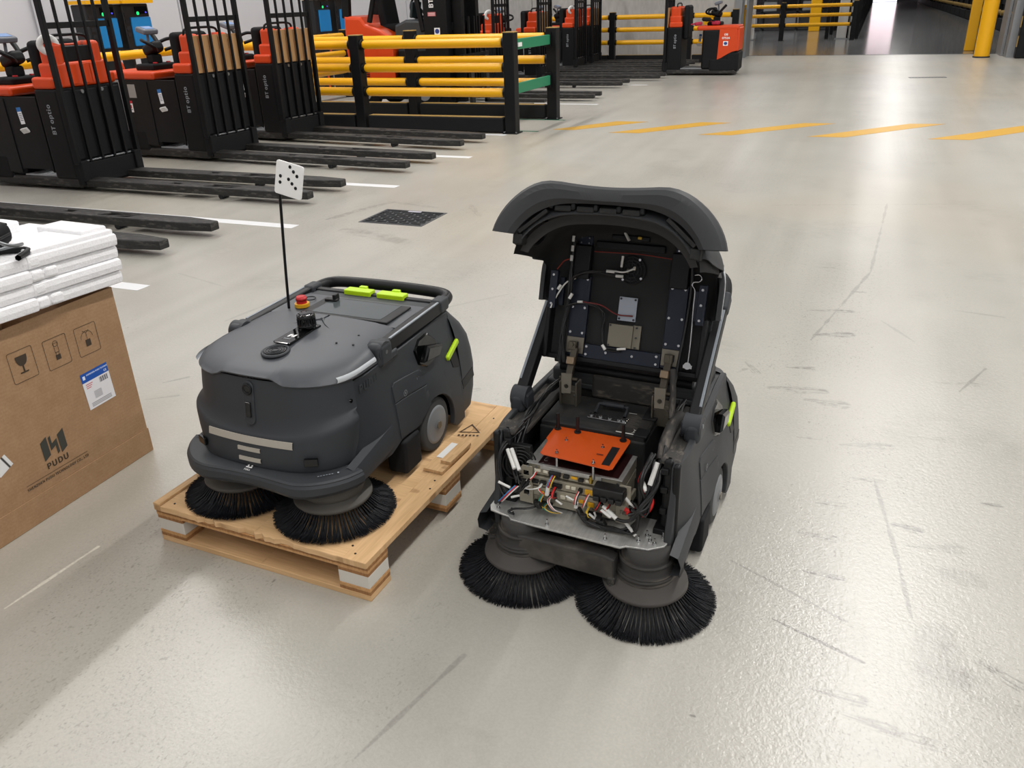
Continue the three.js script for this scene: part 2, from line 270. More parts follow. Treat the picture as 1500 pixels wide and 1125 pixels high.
// ---------------------------------------------------------------- floor markings, drain
{
  const M_tape = std(0xdfe0e2, 0.45), M_yel = std(0xc99a2c, 0.42), M_green = std(0x1f6b52, 0.5);
  const quad = (pts, y) => { const s = shape(pts.map(([x, z]) => [x, -z])); return new THREE.ExtrudeGeometry(s, { depth: 0.0012, bevelEnabled: false }).rotateX(-Math.PI / 2).translate(0, y, 0); };
  const strip = (z, x0, x1, w, lab) => solo('floor_tape', quad([[x0, z - w / 2], [x1, z - w / 2], [x1, z + w / 2], [x0, z + w / 2]], 0.0006), M_tape, lab, 'floor tape', undefined, 0, 'white bay tapes on the floor');
  strip(-3.73, -9, -4.13, 0.11, 'white floor tape whose end shows beside the cardboard box and foam');
  strip(-5.35, -9, -4.12, 0.11, 'longest visible white floor tape, behind the forks next to the foam');
  strip(-6.95, -9, -4.08, 0.11, 'white floor tape coming out behind the forks that the dotted sign overlaps');
  strip(-8.6, -9, -4.05, 0.11, 'white floor tape at the tips of the second full pallet truck');
  strip(-10.25, -9, -4.3, 0.11, 'white floor tape under the near end of the near yellow barrier');
  strip(-13.67, -9, -4.06, 0.1, 'thin white floor tape beyond the far yellow barrier');
  strip(-16.9, -9, -4.0, 0.1, 'faint white floor tape among the far row of forks');
  const hz = (pts, lab) => solo('hazard_stripe', quad(pts, 0.0006), M_yel, lab, 'floor marking', undefined, 0, 'yellow slanting stripes across the hall floor');
  hz([[-3.85, -10.83], [-3.55, -10.83], [-2.75, -11.75], [-3.2, -11.75]], 'yellow floor stripe beside the end posts of the barrier');
  hz([[-3.02, -10.68], [-2.62, -10.7], [-1.62, -11.83], [-2.02, -11.82]], 'yellow floor stripe, second from the barrier end posts');
  hz([[-1.86, -10.7], [-1.46, -10.72], [-0.28, -11.95], [-0.68, -11.93]], 'yellow floor stripe, third from the barrier end posts');
  hz([[-0.56, -10.76], [-0.14, -10.78], [1.03, -12.1], [0.61, -12.06]], 'yellow floor stripe with the lamp glare on it');
  hz([[0.76, -10.8], [1.2, -10.82], [2.4, -12.2], [1.95, -12.15]], 'yellow floor stripe farthest from the barriers');
  solo('floor_line', quad([[-6.8, -10.66], [-3.98, -10.66], [-3.98, -10.6], [-6.8, -10.6]], 0.0008), M_green, 'thin green floor line behind the near barrier kerb', 'floor marking');
  solo('floor_line', quad([[-6.8, -11.78], [-3.98, -11.78], [-3.98, -11.72], [-6.8, -11.72]], 0.0008), M_green, 'thin green floor line at the foot of the far barrier', 'floor marking');
  const g = thing('drain_grate', 'square dark steel drain grate let into the floor', 'drain grate', [(DRAIN[0] + DRAIN[1]) / 2, 0, (DRAIN[2] + DRAIN[3]) / 2]);
  const M_gr = std(0x55585c, 0.45, 0.8), w = (DRAIN[1] - DRAIN[0]) / 2 - 0.004, d = (DRAIN[3] - DRAIN[2]) / 2 - 0.004;
  part('frame', [bx(-w, w, -0.03, 0.001, -d, -d + 0.02), bx(-w, w, -0.03, 0.001, d - 0.02, d), bx(-w, -w + 0.02, -0.03, 0.001, -d + 0.02, d - 0.02), bx(w - 0.02, w, -0.03, 0.001, -d + 0.02, d - 0.02)], M_gr, g);
  for (let k = 0; k < 9; k++) part('bar', bx(-w + 0.02, w - 0.02, -0.03, 0, -d + 0.05 + k * 0.046, -d + 0.062 + k * 0.046), M_gr, g);
  for (let k = 0; k < 9; k++) for (let j = 0; j < 5; j++) if (k < 8) part('cross_piece', bx(-w + 0.07 + j * 0.105 + (k % 2) * 0.05, -w + 0.08 + j * 0.105 + (k % 2) * 0.05, -0.028, -0.001, -d + 0.062 + k * 0.046, -d + 0.096 + k * 0.046), M_gr, g);
  part('tag', bx(-0.06, 0.06, 0, 0.003, -d + 0.02, -d + 0.05), std(0xb9b7c4, 0.5), g);
  solo('drain_slot', [bx(-0.33, 0.33, 0, 0.004, -0.09, -0.06), bx(-0.33, 0.33, 0, 0.004, 0.06, 0.09), ...[...Array(12)].map((_, k) => bx(-0.33 + k * 0.058, -0.3 + k * 0.058, 0, 0.003, -0.06, 0.06))], M_gr, 'small dark slotted drain far out in the open floor', 'drain grate', [1.11, 0, -18.6], 0.12);
}
// ---------------------------------------------------------------- barriers
const M_black = dull(0x121315, 0.48), M_blackRough = dull(0x151618, 0.72), M_barYellow = std(0xf2b200, 0.38), M_steel = std(0x8d9093, 0.35, 0.9), M_dkSteel = std(0x34363a, 0.45, 0.6), M_white = std(0xe4e4e2, 0.5), M_orange = std(0xd4430c, 0.42), M_red = std(0xb5161e, 0.45);
const M_gold = std(0xa8894a, 0.6), M_grey = std(0x8b8e92, 0.5), M_blue = std(0x0f7fc4, 0.45), M_glassDark = std(0x0c0d0e, 0.12), M_screenBlue = std(0x6f8fc0, 0.3);
const M_wornBlack = std(0xffffff, 0.6, 0.1, { map: dtex(512, 512, (u, v) => { const s = sst(0.55, 0.8, fbm(u * 10, v * 40, 23, 4, 10)) * 34 + 10 * (vnoise(u * 60, v * 60, 25, 60) - 0.5); return [36 + s * 1.15, 35 + s * 1.12, 34 + s * 1.08]; }) });
const BARS = [0.98, 0.68, 0.37];
function barrierPost(h = 1.22) { return [rb(0.15, h, 0.15, 0.012, 0, h / 2, 0)]; }
function barrier(posts, z, label, segs, kerb = true, h = 1.24) {
  const x0 = posts[0], t = thing('safety_barrier', label, 'barrier', [x0, 0, z]);
  for (const x of posts) { const p = part('post', rb(0.15, h, 0.16, 0.012, x - x0, h / 2, 0), M_black, t); part('cap', rb(0.15, 0.012, 0.16, 0.004, x - x0, h + 0.002, 0), M_gold, p); part('foot_plate', bx(x - x0 - 0.1, x - x0 + 0.1, 0, 0.012, -0.11, 0.11), M_black, p); for (const s of [-1, 1]) part('bolt', cy(0.012, 0.02, x - x0 + s * 0.085, 0.018, 0.09, 'y', 8), M_steel, p); }
  for (const [a, b] of segs) {
    for (const y of BARS) { part('rail', at(new THREE.CapsuleGeometry(0.058, b - a - 0.14, 6, 20), (a + b) / 2 - x0, y + 0.14, 0, 0, 0, Math.PI / 2), M_barYellow, t); for (const q of [a + 0.01, b - 0.01]) part('rail_collar', cy(0.066, 0.04, q - x0, y + 0.14, 0, 'x', 16), M_black, t); }
    if (kerb) { const k = part('kerb', rx2(a - x0 + 0.03, b - x0 - 0.03, 0.012, 0.2, -0.075, 0.075, 0.02), M_blackRough, t); part('kerb_strip', rx2(a - x0 + 0.05, b - x0 - 0.05, 0.2, 0.206, -0.06, 0.06, 0.003), M_gold, k); }
  }
  return t;
}
barrier([-8.9, -6.57, -4.275], -10.44, 'yellow and black safety barrier nearest the row of pallet trucks', [[-8.82, -6.65], [-6.49, -4.35]]);
barrier([-8.85, -6.5, -4.2], -11.87, 'yellow and black safety barrier standing behind the nearer one, by the orange forklift', [[-8.77, -6.58], [-6.42, -4.28]]);
{
  const t = thing('barrier_link', 'two green bars bolted between the end posts of the two barriers', 'barrier', [-4.24, 0, -11.15]);
  for (const y of [1.09, 0.55]) part('green_bar', rb(0.045, 0.13, 1.22, 0.01, 0.0, y, 0, 0, -0.03), std(0x1d7a55, 0.45), t);
  part('tag', bx(0.0, 0.027, 1.06, 1.11, 0.45, 0.58), M_white, t);
  for (const y of [1.09, 0.55]) part('bracket', box(0.09, 0.2, 0.04, 0, y, -0.61), M_black, t);
}
barrier([-6.36, -4.34, -3.2], -22.7, 'yellow and black safety barrier along the back concrete wall', [[-8.6, -6.44], [-6.28, -4.42], [-4.26, -3.28]]);
barrier([-7.3, -3.0, -0.62], -32.9, 'yellow safety barrier in the dark aisle beyond the doorway', [[-7.2, -3.08], [-2.92, -0.72]], false);
// guard rail in front of the chargers, running along the wall
{
  const t = thing('guard_rail', 'yellow guard rail in front of the blue charging stations', 'barrier', [-9.3, 0, -12]);
  for (const z of [3.9, 1.98, 0.05, -2.4]) { const p = part('post', rb(0.15, 1.2, 0.15, 0.012, 0, 0.6, z), M_black, t); part('cap', rb(0.14, 0.012, 0.14, 0.004, 0, 1.206, z), M_gold, p); }
  for (const [a, b] of [[6.6, 3.98], [3.82, 2.06], [1.9, 0.13], [-0.03, -2.3]]) for (const y of [1.1, 0.8, 0.5]) part('rail', cy(0.058, Math.abs(a - b), 0, y, (a + b) / 2, 'z', 18), M_barYellow, t);
}
// bollards and posts at the doorway
const bollard = (x, z, r, h, lab) => { const t = thing('bollard', lab, 'bollard', [x, 0, z]); part('tube', cy(r, h, 0, h / 2 + 0.02, 0, 'y', 28), M_barYellow, t); part('base_ring', cy(r + 0.02, 0.03, 0, 0.015, 0, 'y', 28), M_dkSteel, t); return t; };
bollard(2.53, -23.95, 0.17, 1.9, 'thick round yellow bollard in front of the door jamb by the black post');
const squarePost = (x, z, w, h, lab) => { const t = thing('guard_post', lab, 'bollard', [x, 0, z]); part('tube', rb(w, h, w * 0.7, 0.02, 0, h / 2, 0), M_barYellow, t); part('bolt', [cy(0.02, 0.02, 0, h - 0.1, w * 0.36, 'z', 10)], M_steel, t); return t; };
squarePost(2.47, -26.5, 0.24, 2.2, 'flat yellow post just inside the doorway behind the round bollard');
squarePost(-3.32, -25.5, 0.26, 1.3, 'flat yellow post just inside the doorway next to the orange pallet truck');
squarePost(-3.95, -23.4, 0.3, 1.15, 'yellow corner guard half hidden behind the lone pallet truck');
squarePost(-2.35, -40.5, 0.45, 3, 'big yellow column deep in the aisle behind its barrier');
{
  const t = thing('guard_post', 'black post with half round yellow rail ends beside the doorway', 'bollard', [3.3, 0, -23.6]);
  part('tube', rb(0.24, 2.0, 0.24, 0.03, 0, 1, 0), M_black, t);
  for (const y of [0.37, 0.79, 1.2, 1.6]) part('rail_end', at(new THREE.CylinderGeometry(0.12, 0.12, 0.1, 20, 1, false, 0, Math.PI), -0.13, y, 0.05, Math.PI / 2, 0, 0), M_gold, t);
  for (const y of [0.6, 1.1]) part('rail', cy(0.06, 2.4, 1.3, y, 0, 'x', 16), M_barYellow, t);
}
// ---------------------------------------------------------------- aisle furniture
{
  const rackRun = (x, lab, dir, z0, n, dz) => {
    const t = thing('pallet_rack', lab, 'rack', [x, 0, z0]);
    for (let k = 0; k < n; k++) { part('upright', bx(-0.06, 0.06, 0, 4, -k * dz - 0.06, -k * dz + 0.06), M_black, t); part('upright', bx(dir * 1 - 0.06, dir * 1 + 0.06, 0, 4, -k * dz - 0.06, -k * dz + 0.06), M_black, t); if (k < n - 1) { part('guard', rx2(-0.09, 0.03, 0.02, 0.42, -k * dz - dz + 0.1, -k * dz - 0.1, 0.02), M_blackRough, t); for (const q of [0.2, 0.55, 0.9]) part('rail_end', cy(0.09, 0.12, -0.1, 0.62, -k * dz - q * dz, 'x', 14), M_gold, t); for (const y of [0.9, 2.4]) part('beam', bx(-0.03, 0.03, y, y + 0.15, -k * dz - dz + 0.06, -k * dz - 0.06), M_black, t); part('backing', bx(dir * 0.3, dir * 0.34, 0.03, 2.2, -k * dz - dz + 0.08, -k * dz - 0.08), M_blackRough, t); } }
    return t;
  };
  rackRun(4.5, 'dark rack run with gold guard ends down one side of the aisle', 1, -29, 26, 3.4);
  rackRun(-0.5, 'dark rack run that starts at the end of the aisle barrier', -1, -33.6, 24, 3.5);
  const col = (x, z, w, lab) => { const t = thing('steel_column', lab, 'column', [x, 0, z]); part('web', bx(-w / 2, w / 2, 0, 6, -0.02, 0.02), M_white, t); part('flange', [bx(-w / 2 - 0.02, -w / 2, 0, 6, -w / 2, w / 2), bx(w / 2, w / 2 + 0.02, 0, 6, -w / 2, w / 2)], M_white, t); part('base_plate', bx(-w * 0.7, w * 0.7, 0, 0.025, -w * 0.7, w * 0.7), M_steel, t); };
  col(-0.95, -33.8, 0.4, 'white steel column at the end of the aisle barrier'); col(-4.55, -31.2, 0.4, 'white steel column just inside the doorway by the flat yellow post'); col(-4.35, -33.8, 0.5, 'pale steel column behind the aisle barrier');
  const shelf = thing('shelving', 'dark shelving with grey bins at the back of the aisle', 'shelf', [-3.2, 0, -42]);
  for (const x of [-3, -1.5, 0, 1.5]) part('upright', bx(x - 0.04, x + 0.04, 0, 3, -0.4, 0.4), M_dkSteel, shelf); for (const y of [0.1, 0.75, 1.4, 2]) part('shelf_board', bx(-3, 1.5, y, y + 0.05, -0.4, 0.4), M_dkSteel, shelf);
  const bin = thing('plastic_bin', 'grey plastic bin on the lower board at the far shelving end', 'bin', [-6, 0.15, -41.9], 0, 'grey bins on the aisle shelving'); part('body', rb(0.6, 0.42, 0.6, 0.03, 0, 0.21, 0), M_grey, bin); part('rim', rb(0.64, 0.05, 0.64, 0.02, 0, 0.42, 0), M_dkSteel, bin);
  [[-5.2, 0.15, 'grey plastic bin on the lower board, second from the shelving end'], [-4.4, 0.8, 'grey plastic bin on the upper board behind the aisle barrier post'], [-3.4, 0.15, 'grey plastic bin on the lower board next to the yellow column'], [-2.7, 0.8, 'grey plastic bin on the upper board close to the yellow column']].forEach(([x, y, l]) => copy(bin, [x, y, -41.9], 0, l));
  const cab = thing('blue_rack', 'blue steel frame rack just behind the flat yellow aisle post', 'rack', [-5.2, 0, -33.9]); for (const x of [-0.5, 0.45]) part('upright', bx(x - 0.05, x + 0.05, 0, 2.4, -0.05, 0.05), M_blue, cab); for (const y of [0.2, 0.7, 1.2]) part('shelf_board', bx(-0.5, 0.5, y, y + 0.08, -0.5, 0.05), M_blue, cab);
}
// ---------------------------------------------------------------- chargers
{
  const M_panel = std(0x16181a, 0.4), M_led = std(0x1fe07a, 0.4, 0, { emissive: 0x1fe07a, emissiveIntensity: 1.2 }), M_led2 = std(0x5a5cf0, 0.4, 0, { emissive: 0x4a4cff, emissiveIntensity: 0.8 });
  const charger = (z, lab) => {
    const t = thing('charging_station', lab, 'charger', [-10.35, 0, z], Math.PI / 2, 'blue charging stations along the wall');
    part('stand', [bx(-0.2, -0.16, 0, 1.2, -0.12, 0.1), bx(0.16, 0.2, 0, 1.2, -0.12, 0.1), bx(-0.24, 0.24, 0, 0.03, -0.2, 0.2), bx(-0.2, 0.2, 0.5, 0.56, -0.1, 0.06)], M_panel, t);
    part('cabinet', rx2(-0.26, 0.26, 1.12, 1.74, -0.14, 0.14, 0.02), M_panel, t); part('blue_cover', rx2(-0.14, 0.25, 1.16, 1.56, 0.13, 0.165, 0.015), M_blue, t);
    part('grille', [0, 1, 2, 3].map((k) => bx(-0.24, -0.17, 1.3 + k * 0.09, 1.35 + k * 0.09, 0.14, 0.15)), M_dkSteel, t); const d = part('display', bx(-0.02, 0.22, 1.6, 1.7, 0.14, 0.15), M_glassDark, t);
    part('indicator', [cy(0.024, 0.01, 0.02, 1.61, 0.152, 'z', 14)], M_led, d); part('indicator', [cy(0.012, 0.01, 0.18, 1.62, 0.152, 'z', 10)], M_led2, d);
    part('top_guard', [bx(-0.3, 0.3, 1.745, 1.79, -0.16, 0.22)], M_barYellow, t);
    part('cable', tube([[0.1, 1.14, 0.05], [0.2, 0.9, 0.12], [0.15, 0.7, 0.1], [0.05, 0.5, 0.08], [0, 0.06, 0.12]], 0.02, 24, 8), M_orange, t); return t;
  };
  charger(-9.6, 'blue and black charging station with green light by the wall pipe'); charger(-10.25, 'blue and black charging station behind the grey steering console'); charger(-15.1, 'blue and black charging station beside the orange forklift body'); charger(-15.85, 'blue and black charging station partly hidden by the orange forklift'); charger(-21.4, 'blue charging station far off between the forklift masts');
}
// ---------------------------------------------------------------- low-level order pickers
const woodBoardTex = dtex(256, 256, (u, v) => { const k = 18 * (vnoise(u * 22, v * 2, 33, 22) - 0.5) + 9 * (vnoise(u * 60, v * 4, 34, 60) - 0.5); return [172 + k, 132 + k, 88 + k]; });
const M_board = std(0xffffff, 0.7, 0, { map: woodBoardTex });
const textTex = new Map();
function textDecal(name, txt, w, h, color, parent, pos, rot, px = 256, font = 'bold ') {
  return decal(name, w, h, px, (g, a, b) => { g.fillStyle = color; g.textAlign = 'center'; g.textBaseline = 'middle'; g.font = font + Math.round(b * 0.86) + 'px sans-serif'; const m = g.measureText(txt).width; g.save(); g.translate(a / 2, b / 2); g.scale(Math.min(1, a * 0.98 / m) , 1); g.fillText(txt, 0, 0); g.restore(); }, parent, pos, rot);
}
function forkGeo() {
  const s = shape([[0, -0.09], [2.34, -0.09], [2.64, -0.045], [2.64, 0.045], [2.34, 0.09], [0, 0.09]], [[[1.52, -0.05], [1.86, -0.05], [1.8, 0.05], [1.46, 0.05]], [[1.05, -0.03], [1.17, -0.03], [1.17, 0.03], [1.05, 0.03]]]);
  const top = ext(s, 0.07, 0.01, 2).rotateX(Math.PI / 2).translate(0, 0.115, 0);
  return muv(join([top, box(0.34, 0.012, 0.02, 1.66, 0.1, 0, 0, 0.35), box(0.2, 0.05, 0.05, 0.0, 0.08, 0.06), box(0.2, 0.05, 0.05, 0, 0.08, -0.06)]), 1.2);
}
function makePicker(opt = {}) {
  const t = thing('order_picker', opt.label, 'pallet truck', [0, 0, 0], 0, 'parked orange and black pallet trucks');
  part('chassis', muv(join([rx2(-1.52, -0.02, 0.03, 0.13, -0.38, 0.38, 0.03)])), M_wornBlack, t);
  const fk = forkGeo();
  for (const z of [-0.27, 0.27]) { const f = part('fork', fk.clone().translate(0, 0, z), M_wornBlack, t); part('load_roller', cy(0.026, 0.1, 1.66, 0.027, z, 'z', 16), M_dkSteel, f); }
  part('carriage', [rx2(-0.06, 0.03, 0.06, 0.27, -0.38, 0.38, 0.01), rx2(0.0, 0.06, 0.1, 0.3, -0.39, -0.3, 0.01), rx2(0.0, 0.06, 0.1, 0.3, 0.3, 0.39, 0.01)], M_blackRough, t);
  const mast = part('mast_box', rx2(-0.34, -0.05, 0.12, 0.97, -0.385, 0.385, 0.02), M_black, t);
  part('front_panel', rx2(-0.06, -0.035, 0.28, 0.97, -0.38, 0.38, 0.008), M_blackRough, mast); for (let k = 0; k < 5; k++) part('rib', rx2(-0.036, -0.012, 0.3, 0.95, -0.36 + k * 0.148, -0.24 + k * 0.148, 0.012), M_blackRough, mast);
  for (const z of [-0.12, 0.12]) part('bolt', cy(0.018, 0.02, -0.005, 0.93, z, 'x', 12), M_steel, mast); part('foot_rail', [cy(0.012, 0.78, 0.005, 0.285, 0, 'z', 8)], M_steel, mast);
  for (const s of [1, -1]) textDecal('lettering', 'BT optio', 0.36, 0.085, '#8d9196', mast, [-0.2, 0.69, s * 0.3865], [0, s > 0 ? 0 : Math.PI, Math.PI / 2]);
  // orange cover with its pocket
  const back = part('back_cover', [rx2(-0.34, -0.06, 0.97, 1.08, -0.39, -0.3, 0.03), rx2(-0.34, -0.06, 0.97, 1.08, 0.3, 0.39, 0.03), rx2(-0.3, -0.05, 0.97, 1.2, -0.31, 0.31, 0.03), rx2(-0.28, -0.06, 0.97, 1.38, -0.28, -0.17, 0.04), rx2(-0.28, -0.06, 0.97, 1.38, 0.17, 0.28, 0.04), rx2(-0.28, -0.24, 1.1, 1.36, -0.2, 0.2, 0.02), ...[-0.12, 0, 0.12].map((z) => rx2(-0.05, -0.042, 1.0, 1.18, z - 0.04, z + 0.04, 0.006))], M_orange, t);
  part('pocket', rx2(-0.25, -0.1, 1.2, 1.34, -0.17, 0.17, 0.01), M_black, back); part('hoop', tube([[-0.2, 1.3, -0.25], [-0.2, 1.42, -0.24], [-0.2, 1.44, 0], [-0.2, 1.42, 0.24], [-0.2, 1.3, 0.25]], 0.014, 24, 8), M_black, back);
  if (opt.tape) part('tape_roll', at(new THREE.TorusGeometry(0.07, 0.03, 10, 24), -0.14, 1.36, 0.26, 0.3, 0.9, 0), M_white, back);
  const pad = part('seat_pad', [rx2(-0.46, -0.34, 0.72, 1.4, -0.26, 0.26, 0.05)], M_blackRough, t);
  // load backrest
  for (let k = 0; k < 6; k++) part('backrest_bar', rx2(k % 5 ? 0.0 : -0.02, k % 5 ? 0.03 : 0.04, 0.27, 2.35, -0.385 + k * 0.154 - (k % 5 ? 0.012 : 0.02), -0.385 + k * 0.154 + (k % 5 ? 0.012 : 0.02), 0.006), M_black, t);
  for (const y of [1.5, 2.3]) part('cross_bar', rx2(-0.02, 0.02, y, y + 0.055, -0.38, 0.38, 0.006), M_black, t);
  if (opt.wood) for (let k = 0; k < 5; k++) part('wood_board', muv(rx2(-0.035, -0.018, 0.97, 1.36, -0.376 + k * 0.154, -0.24 + k * 0.154, 0.003)), M_board, t);
  // platform and drive unit
  part('step_plate', [bx(-0.8, -0.34, 0.13, 0.145, -0.36, 0.36), ...[...Array(7)].map((_, k) => box(0.008, 0.006, 0.7, -0.78 + k * 0.065, 0.147, 0, 0, 0.5))], M_grey, t);
  const dr = part('drive_unit', [rx2(-1.5, -0.78, 0.12, 0.93, -0.375, 0.375, 0.05)], M_black, t);
  const M_top = opt.topMat || M_orange;
  part('top_cover', [rx2(-1.54, -0.66, 0.9, 0.99, -0.39, 0.39, 0.035)], M_top, dr);
  part('side_panel', [rx2(-1.52, -1.24, 0.14, 0.9, 0.372, 0.384, 0.005)], M_grey, dr); part('side_panel', rx2(-1.22, -0.8, 0.16, 0.88, 0.374, 0.385, 0.005), M_black, dr); part('side_shield', ext(shape([[-0.82, 0.18], [-0.76, 0.2], [-0.42, 0.2], [-0.36, 0.17], [-0.36, 0.9], [-0.82, 0.9]]), 0.02, 0.004).translate(0, 0, 0.356), M_black, t);
  part('side_panel', [ext(shape([[-1.54, 0.5], [-1.42, 0.47], [-1.3, 0.41], [-1.2, 0.35], [-1.12, 0.32], [-1.14, 0.92], [-1.5, 0.92]]), 0.02, 0.006).translate(0, 0, -0.392)], M_orange, dr, 'orange side panel'); part('rear_cover', [rx2(-1.56, -1.46, 0.48, 0.95, -0.37, 0.37, 0.04)], M_orange, dr);
  part('bumper', [rx2(-1.57, -1.3, 0.08, 0.47, -0.385, 0.385, 0.05), rx2(-1.4, -0.95, 0.08, 0.34, -0.388, 0.388, 0.04)], M_blackRough, dr);
  part('label_plate', [bx(-1.12, -1.0, 0.7, 0.85, 0.385, 0.387)], std(0x9da0a2, 0.4, 0.5), dr);
  decal('warning_label', 0.07, 0.13, 64, (g, a, b) => { g.fillStyle = '#f0efee'; g.fillRect(0, 0, a, b); g.fillStyle = '#c22030'; g.fillRect(0, 0, a, b * 0.22); g.fillStyle = '#b03040'; g.fillRect(a * 0.25, b * 0.35, a * 0.45, b * 0.3); g.fillStyle = '#333'; g.fillRect(a * 0.2, b * 0.75, a * 0.6, b * 0.05); }, dr, [-1.13, 0.6, 0.3875], [0, 0, 0]);
  decal('service_label', 0.06, 0.16, 64, (g, a, b) => { g.fillStyle = '#eceff2'; g.fillRect(0, 0, a, b); g.fillStyle = '#2a6fb5'; g.fillRect(0, 0, a, b * 0.25); g.fillStyle = '#556'; for (let k = 0; k < 5; k++) g.fillRect(a * 0.15, b * (0.36 + k * 0.1), a * 0.7, b * 0.035); }, dr, [-0.62, 0.72, 0.3775], [0, 0, 0.1]);
  part('document_flap', box(0.1, 0.05, 0.02, -0.6, 0.58, 0.386, 0.5, 0, 0.2), M_white, dr); part('button', [cy(0.018, 0.02, -1.28, 0.78, 0.388, 'z', 12)], M_steel, dr);
  // console with steering handle and display
  const con = part('console', [rx2(-1.14, -0.84, 0.98, 1.06, -0.2, 0.2, 0.03), rx2(-1.08, -0.94, 1.05, 1.16, -0.07, 0.07, 0.03)], M_blackRough, t);
  part('steering_handle', [rb(0.24, 0.13, 0.16, 0.05, -1.0, 1.22, 0, 0, 0, 0.3), tube([[-1.0, 1.27, 0.05], [-0.94, 1.32, 0.2], [-0.84, 1.3, 0.24], [-0.8, 1.24, 0.16], [-0.88, 1.2, 0.06]], 0.02, 24, 8), tube([[-1.0, 1.27, -0.05], [-0.94, 1.32, -0.2], [-0.84, 1.3, -0.24], [-0.8, 1.24, -0.16], [-0.88, 1.2, -0.06]], 0.02, 24, 8)], M_black, con);
  part('grip', [tube([[-1.05, 1.2, -0.16], [-1.14, 1.3, -0.2], [-1.22, 1.38, -0.22]], 0.026, 16, 8)], M_black, con); part('switch', [rb(0.04, 0.02, 0.04, 0.006, -0.9, 1.065, 0.1), rb(0.04, 0.02, 0.04, 0.006, -0.9, 1.065, -0.1)], M_red, con);
  const disp = part('display', [rb(0.15, 0.06, 0.22, 0.02, -1.02, 1.42, 0.02, 0, 0, -0.3), rod([-1.04, 1.26, 0.02], [-1.02, 1.4, 0.02], 0.016)], std(0x6c7078, 0.45), con); part('screen', rb(0.09, 0.004, 0.13, 0.001, -1.008, 1.45, 0.02, 0, 0, -0.3), M_screenBlue, disp);
  return t;
}
const PG = 'parked orange and black pallet trucks';
const p1 = makePicker({ label: 'orange and black pallet truck with bare backrest and a white tape roll', tape: true }); p1.position.set(-7.12, 0, -6.37);
{ const p0 = p1.clone(); p0.name = numbered('order_picker'); scene.add(p0); p0.position.set(-7.2, 0, -4.66); p0.userData = { label: 'pallet truck of which mainly the two forks show behind the white foam', category: 'pallet truck', group: PG }; }
const p2 = makePicker({ label: 'pallet truck with wooden boards behind its backrest and an orange charging cable', wood: true }); p2.position.set(-6.95, 0, -8.07); p2.rotation.y = 0; p2.rotation.y = -0.06;
{ const M_cab = M_orange; part('charging_cable', tube([[-1.38, 0.74, 0.4], [-1.34, 0.6, 0.46], [-1.33, 0.42, 0.47], [-1.36, 0.22, 0.45], [-1.42, 0.16, 0.4]], 0.022, 30, 8), M_cab, p2); part('connector', [rb(0.1, 0.1, 0.06, 0.01, -1.3, 0.5, 0.45), rb(0.07, 0.16, 0.04, 0.01, -1.32, 0.6, 0.43)], M_grey, p2); }
const p3 = copy(p2, [-6.98, 0, -9.55], -0.08, 'pallet truck with wooden boards next to the near end of the barrier', PG); { const c = p3.children.find((o) => o.name === 'charging_cable'); p3.remove(c); const d = p3.children.find((o) => o.name === 'connector'); p3.remove(d); }
const farLabs = ['first pallet truck beyond the barriers, its bars rising beside the forklift', 'second pallet truck beyond the barriers, half hidden by their end posts', 'third pallet truck beyond the barriers, its lettering showing past the end post', 'pallet truck parked nearest the back wall barrier'];
[[-16.6, 0.0], [-18.1, 0.0], [-20.65, 0], [-21.95, 0.0]].forEach(([z, a], k) => copy(k % 2 ? p3 : p1, [k ? -6.6 : -7.0, 0, z], a, farLabs[k], PG));
const p8 = copy(p2, [-4.14, 0, -19.4], Math.PI + 0.02, 'lone pallet truck with red gloves on top, forks pointing at the parked row', PG);
{
  for (const n of ['charging_cable', 'connector', 'side_shield']) p8.remove(p8.children.find((o) => o.name === n));
  const dr = p8.children.find((o) => o.name === 'drive_unit');
  decal('fleet_number', 0.2, 0.14, 128, (g, a, b) => { g.fillStyle = '#fbfbfb'; g.textAlign = 'center'; g.textBaseline = 'middle'; g.font = 'bold ' + Math.round(b * 0.42) + 'px sans-serif'; g.fillText('OB', a / 2, b * 0.26); g.fillText('07524', a / 2, b * 0.74); }, dr, [-1.28, 0.78, -0.3935], [0, Math.PI, 0]);
  decal('round_label', 0.1, 0.09, 64, (g, a, b) => { g.fillStyle = '#f2f2f4'; g.fillRect(0, 0, a, b); g.fillStyle = '#2b3f86'; g.beginPath(); g.ellipse(a / 2, b / 2, a * 0.36, b * 0.34, 0, 0, 7); g.fill(); }, dr, [-1.28, 0.64, -0.3935], [0, Math.PI, 0]);
  const gl = thing('work_gloves', 'dark red and black gloves lying on top of the lone pallet truck', 'gloves', [-3.34, 0.992, -19.2]);
  part('red_glove', [rb(0.16, 0.08, 0.12, 0.03, 0.24, 0.05, 0.06, 0, -0.3, 0)], std(0xa81c3c, 0.7), gl); part('red_glove', [rb(0.16, 0.07, 0.12, 0.03, -0.12, 0.04, 0.1, 0, 0.3, 0.1), ...[0, 1, 2, 3].map((k) => rod([-0.18 - 0.01 * k, 0.04, 0.13 - k * 0.025], [-0.27, 0.03, 0.15 - k * 0.035], 0.014, 8))], std(0xa81c3c, 0.7), gl);
  part('black_glove', [rb(0.2, 0.08, 0.13, 0.035, 0.04, 0.12, 0.05, 0, 0.2, -0.1), ...[0, 1, 2, 3].map((k) => rod([0.1, 0.12, 0.09 - k * 0.026], [0.22, 0.09 - 0.004 * k, 0.1 - k * 0.034], 0.015, 8)), rod([0.0, 0.12, 0.1], [0.06, 0.09, 0.17], 0.016, 8)], M_blackRough, gl);
}
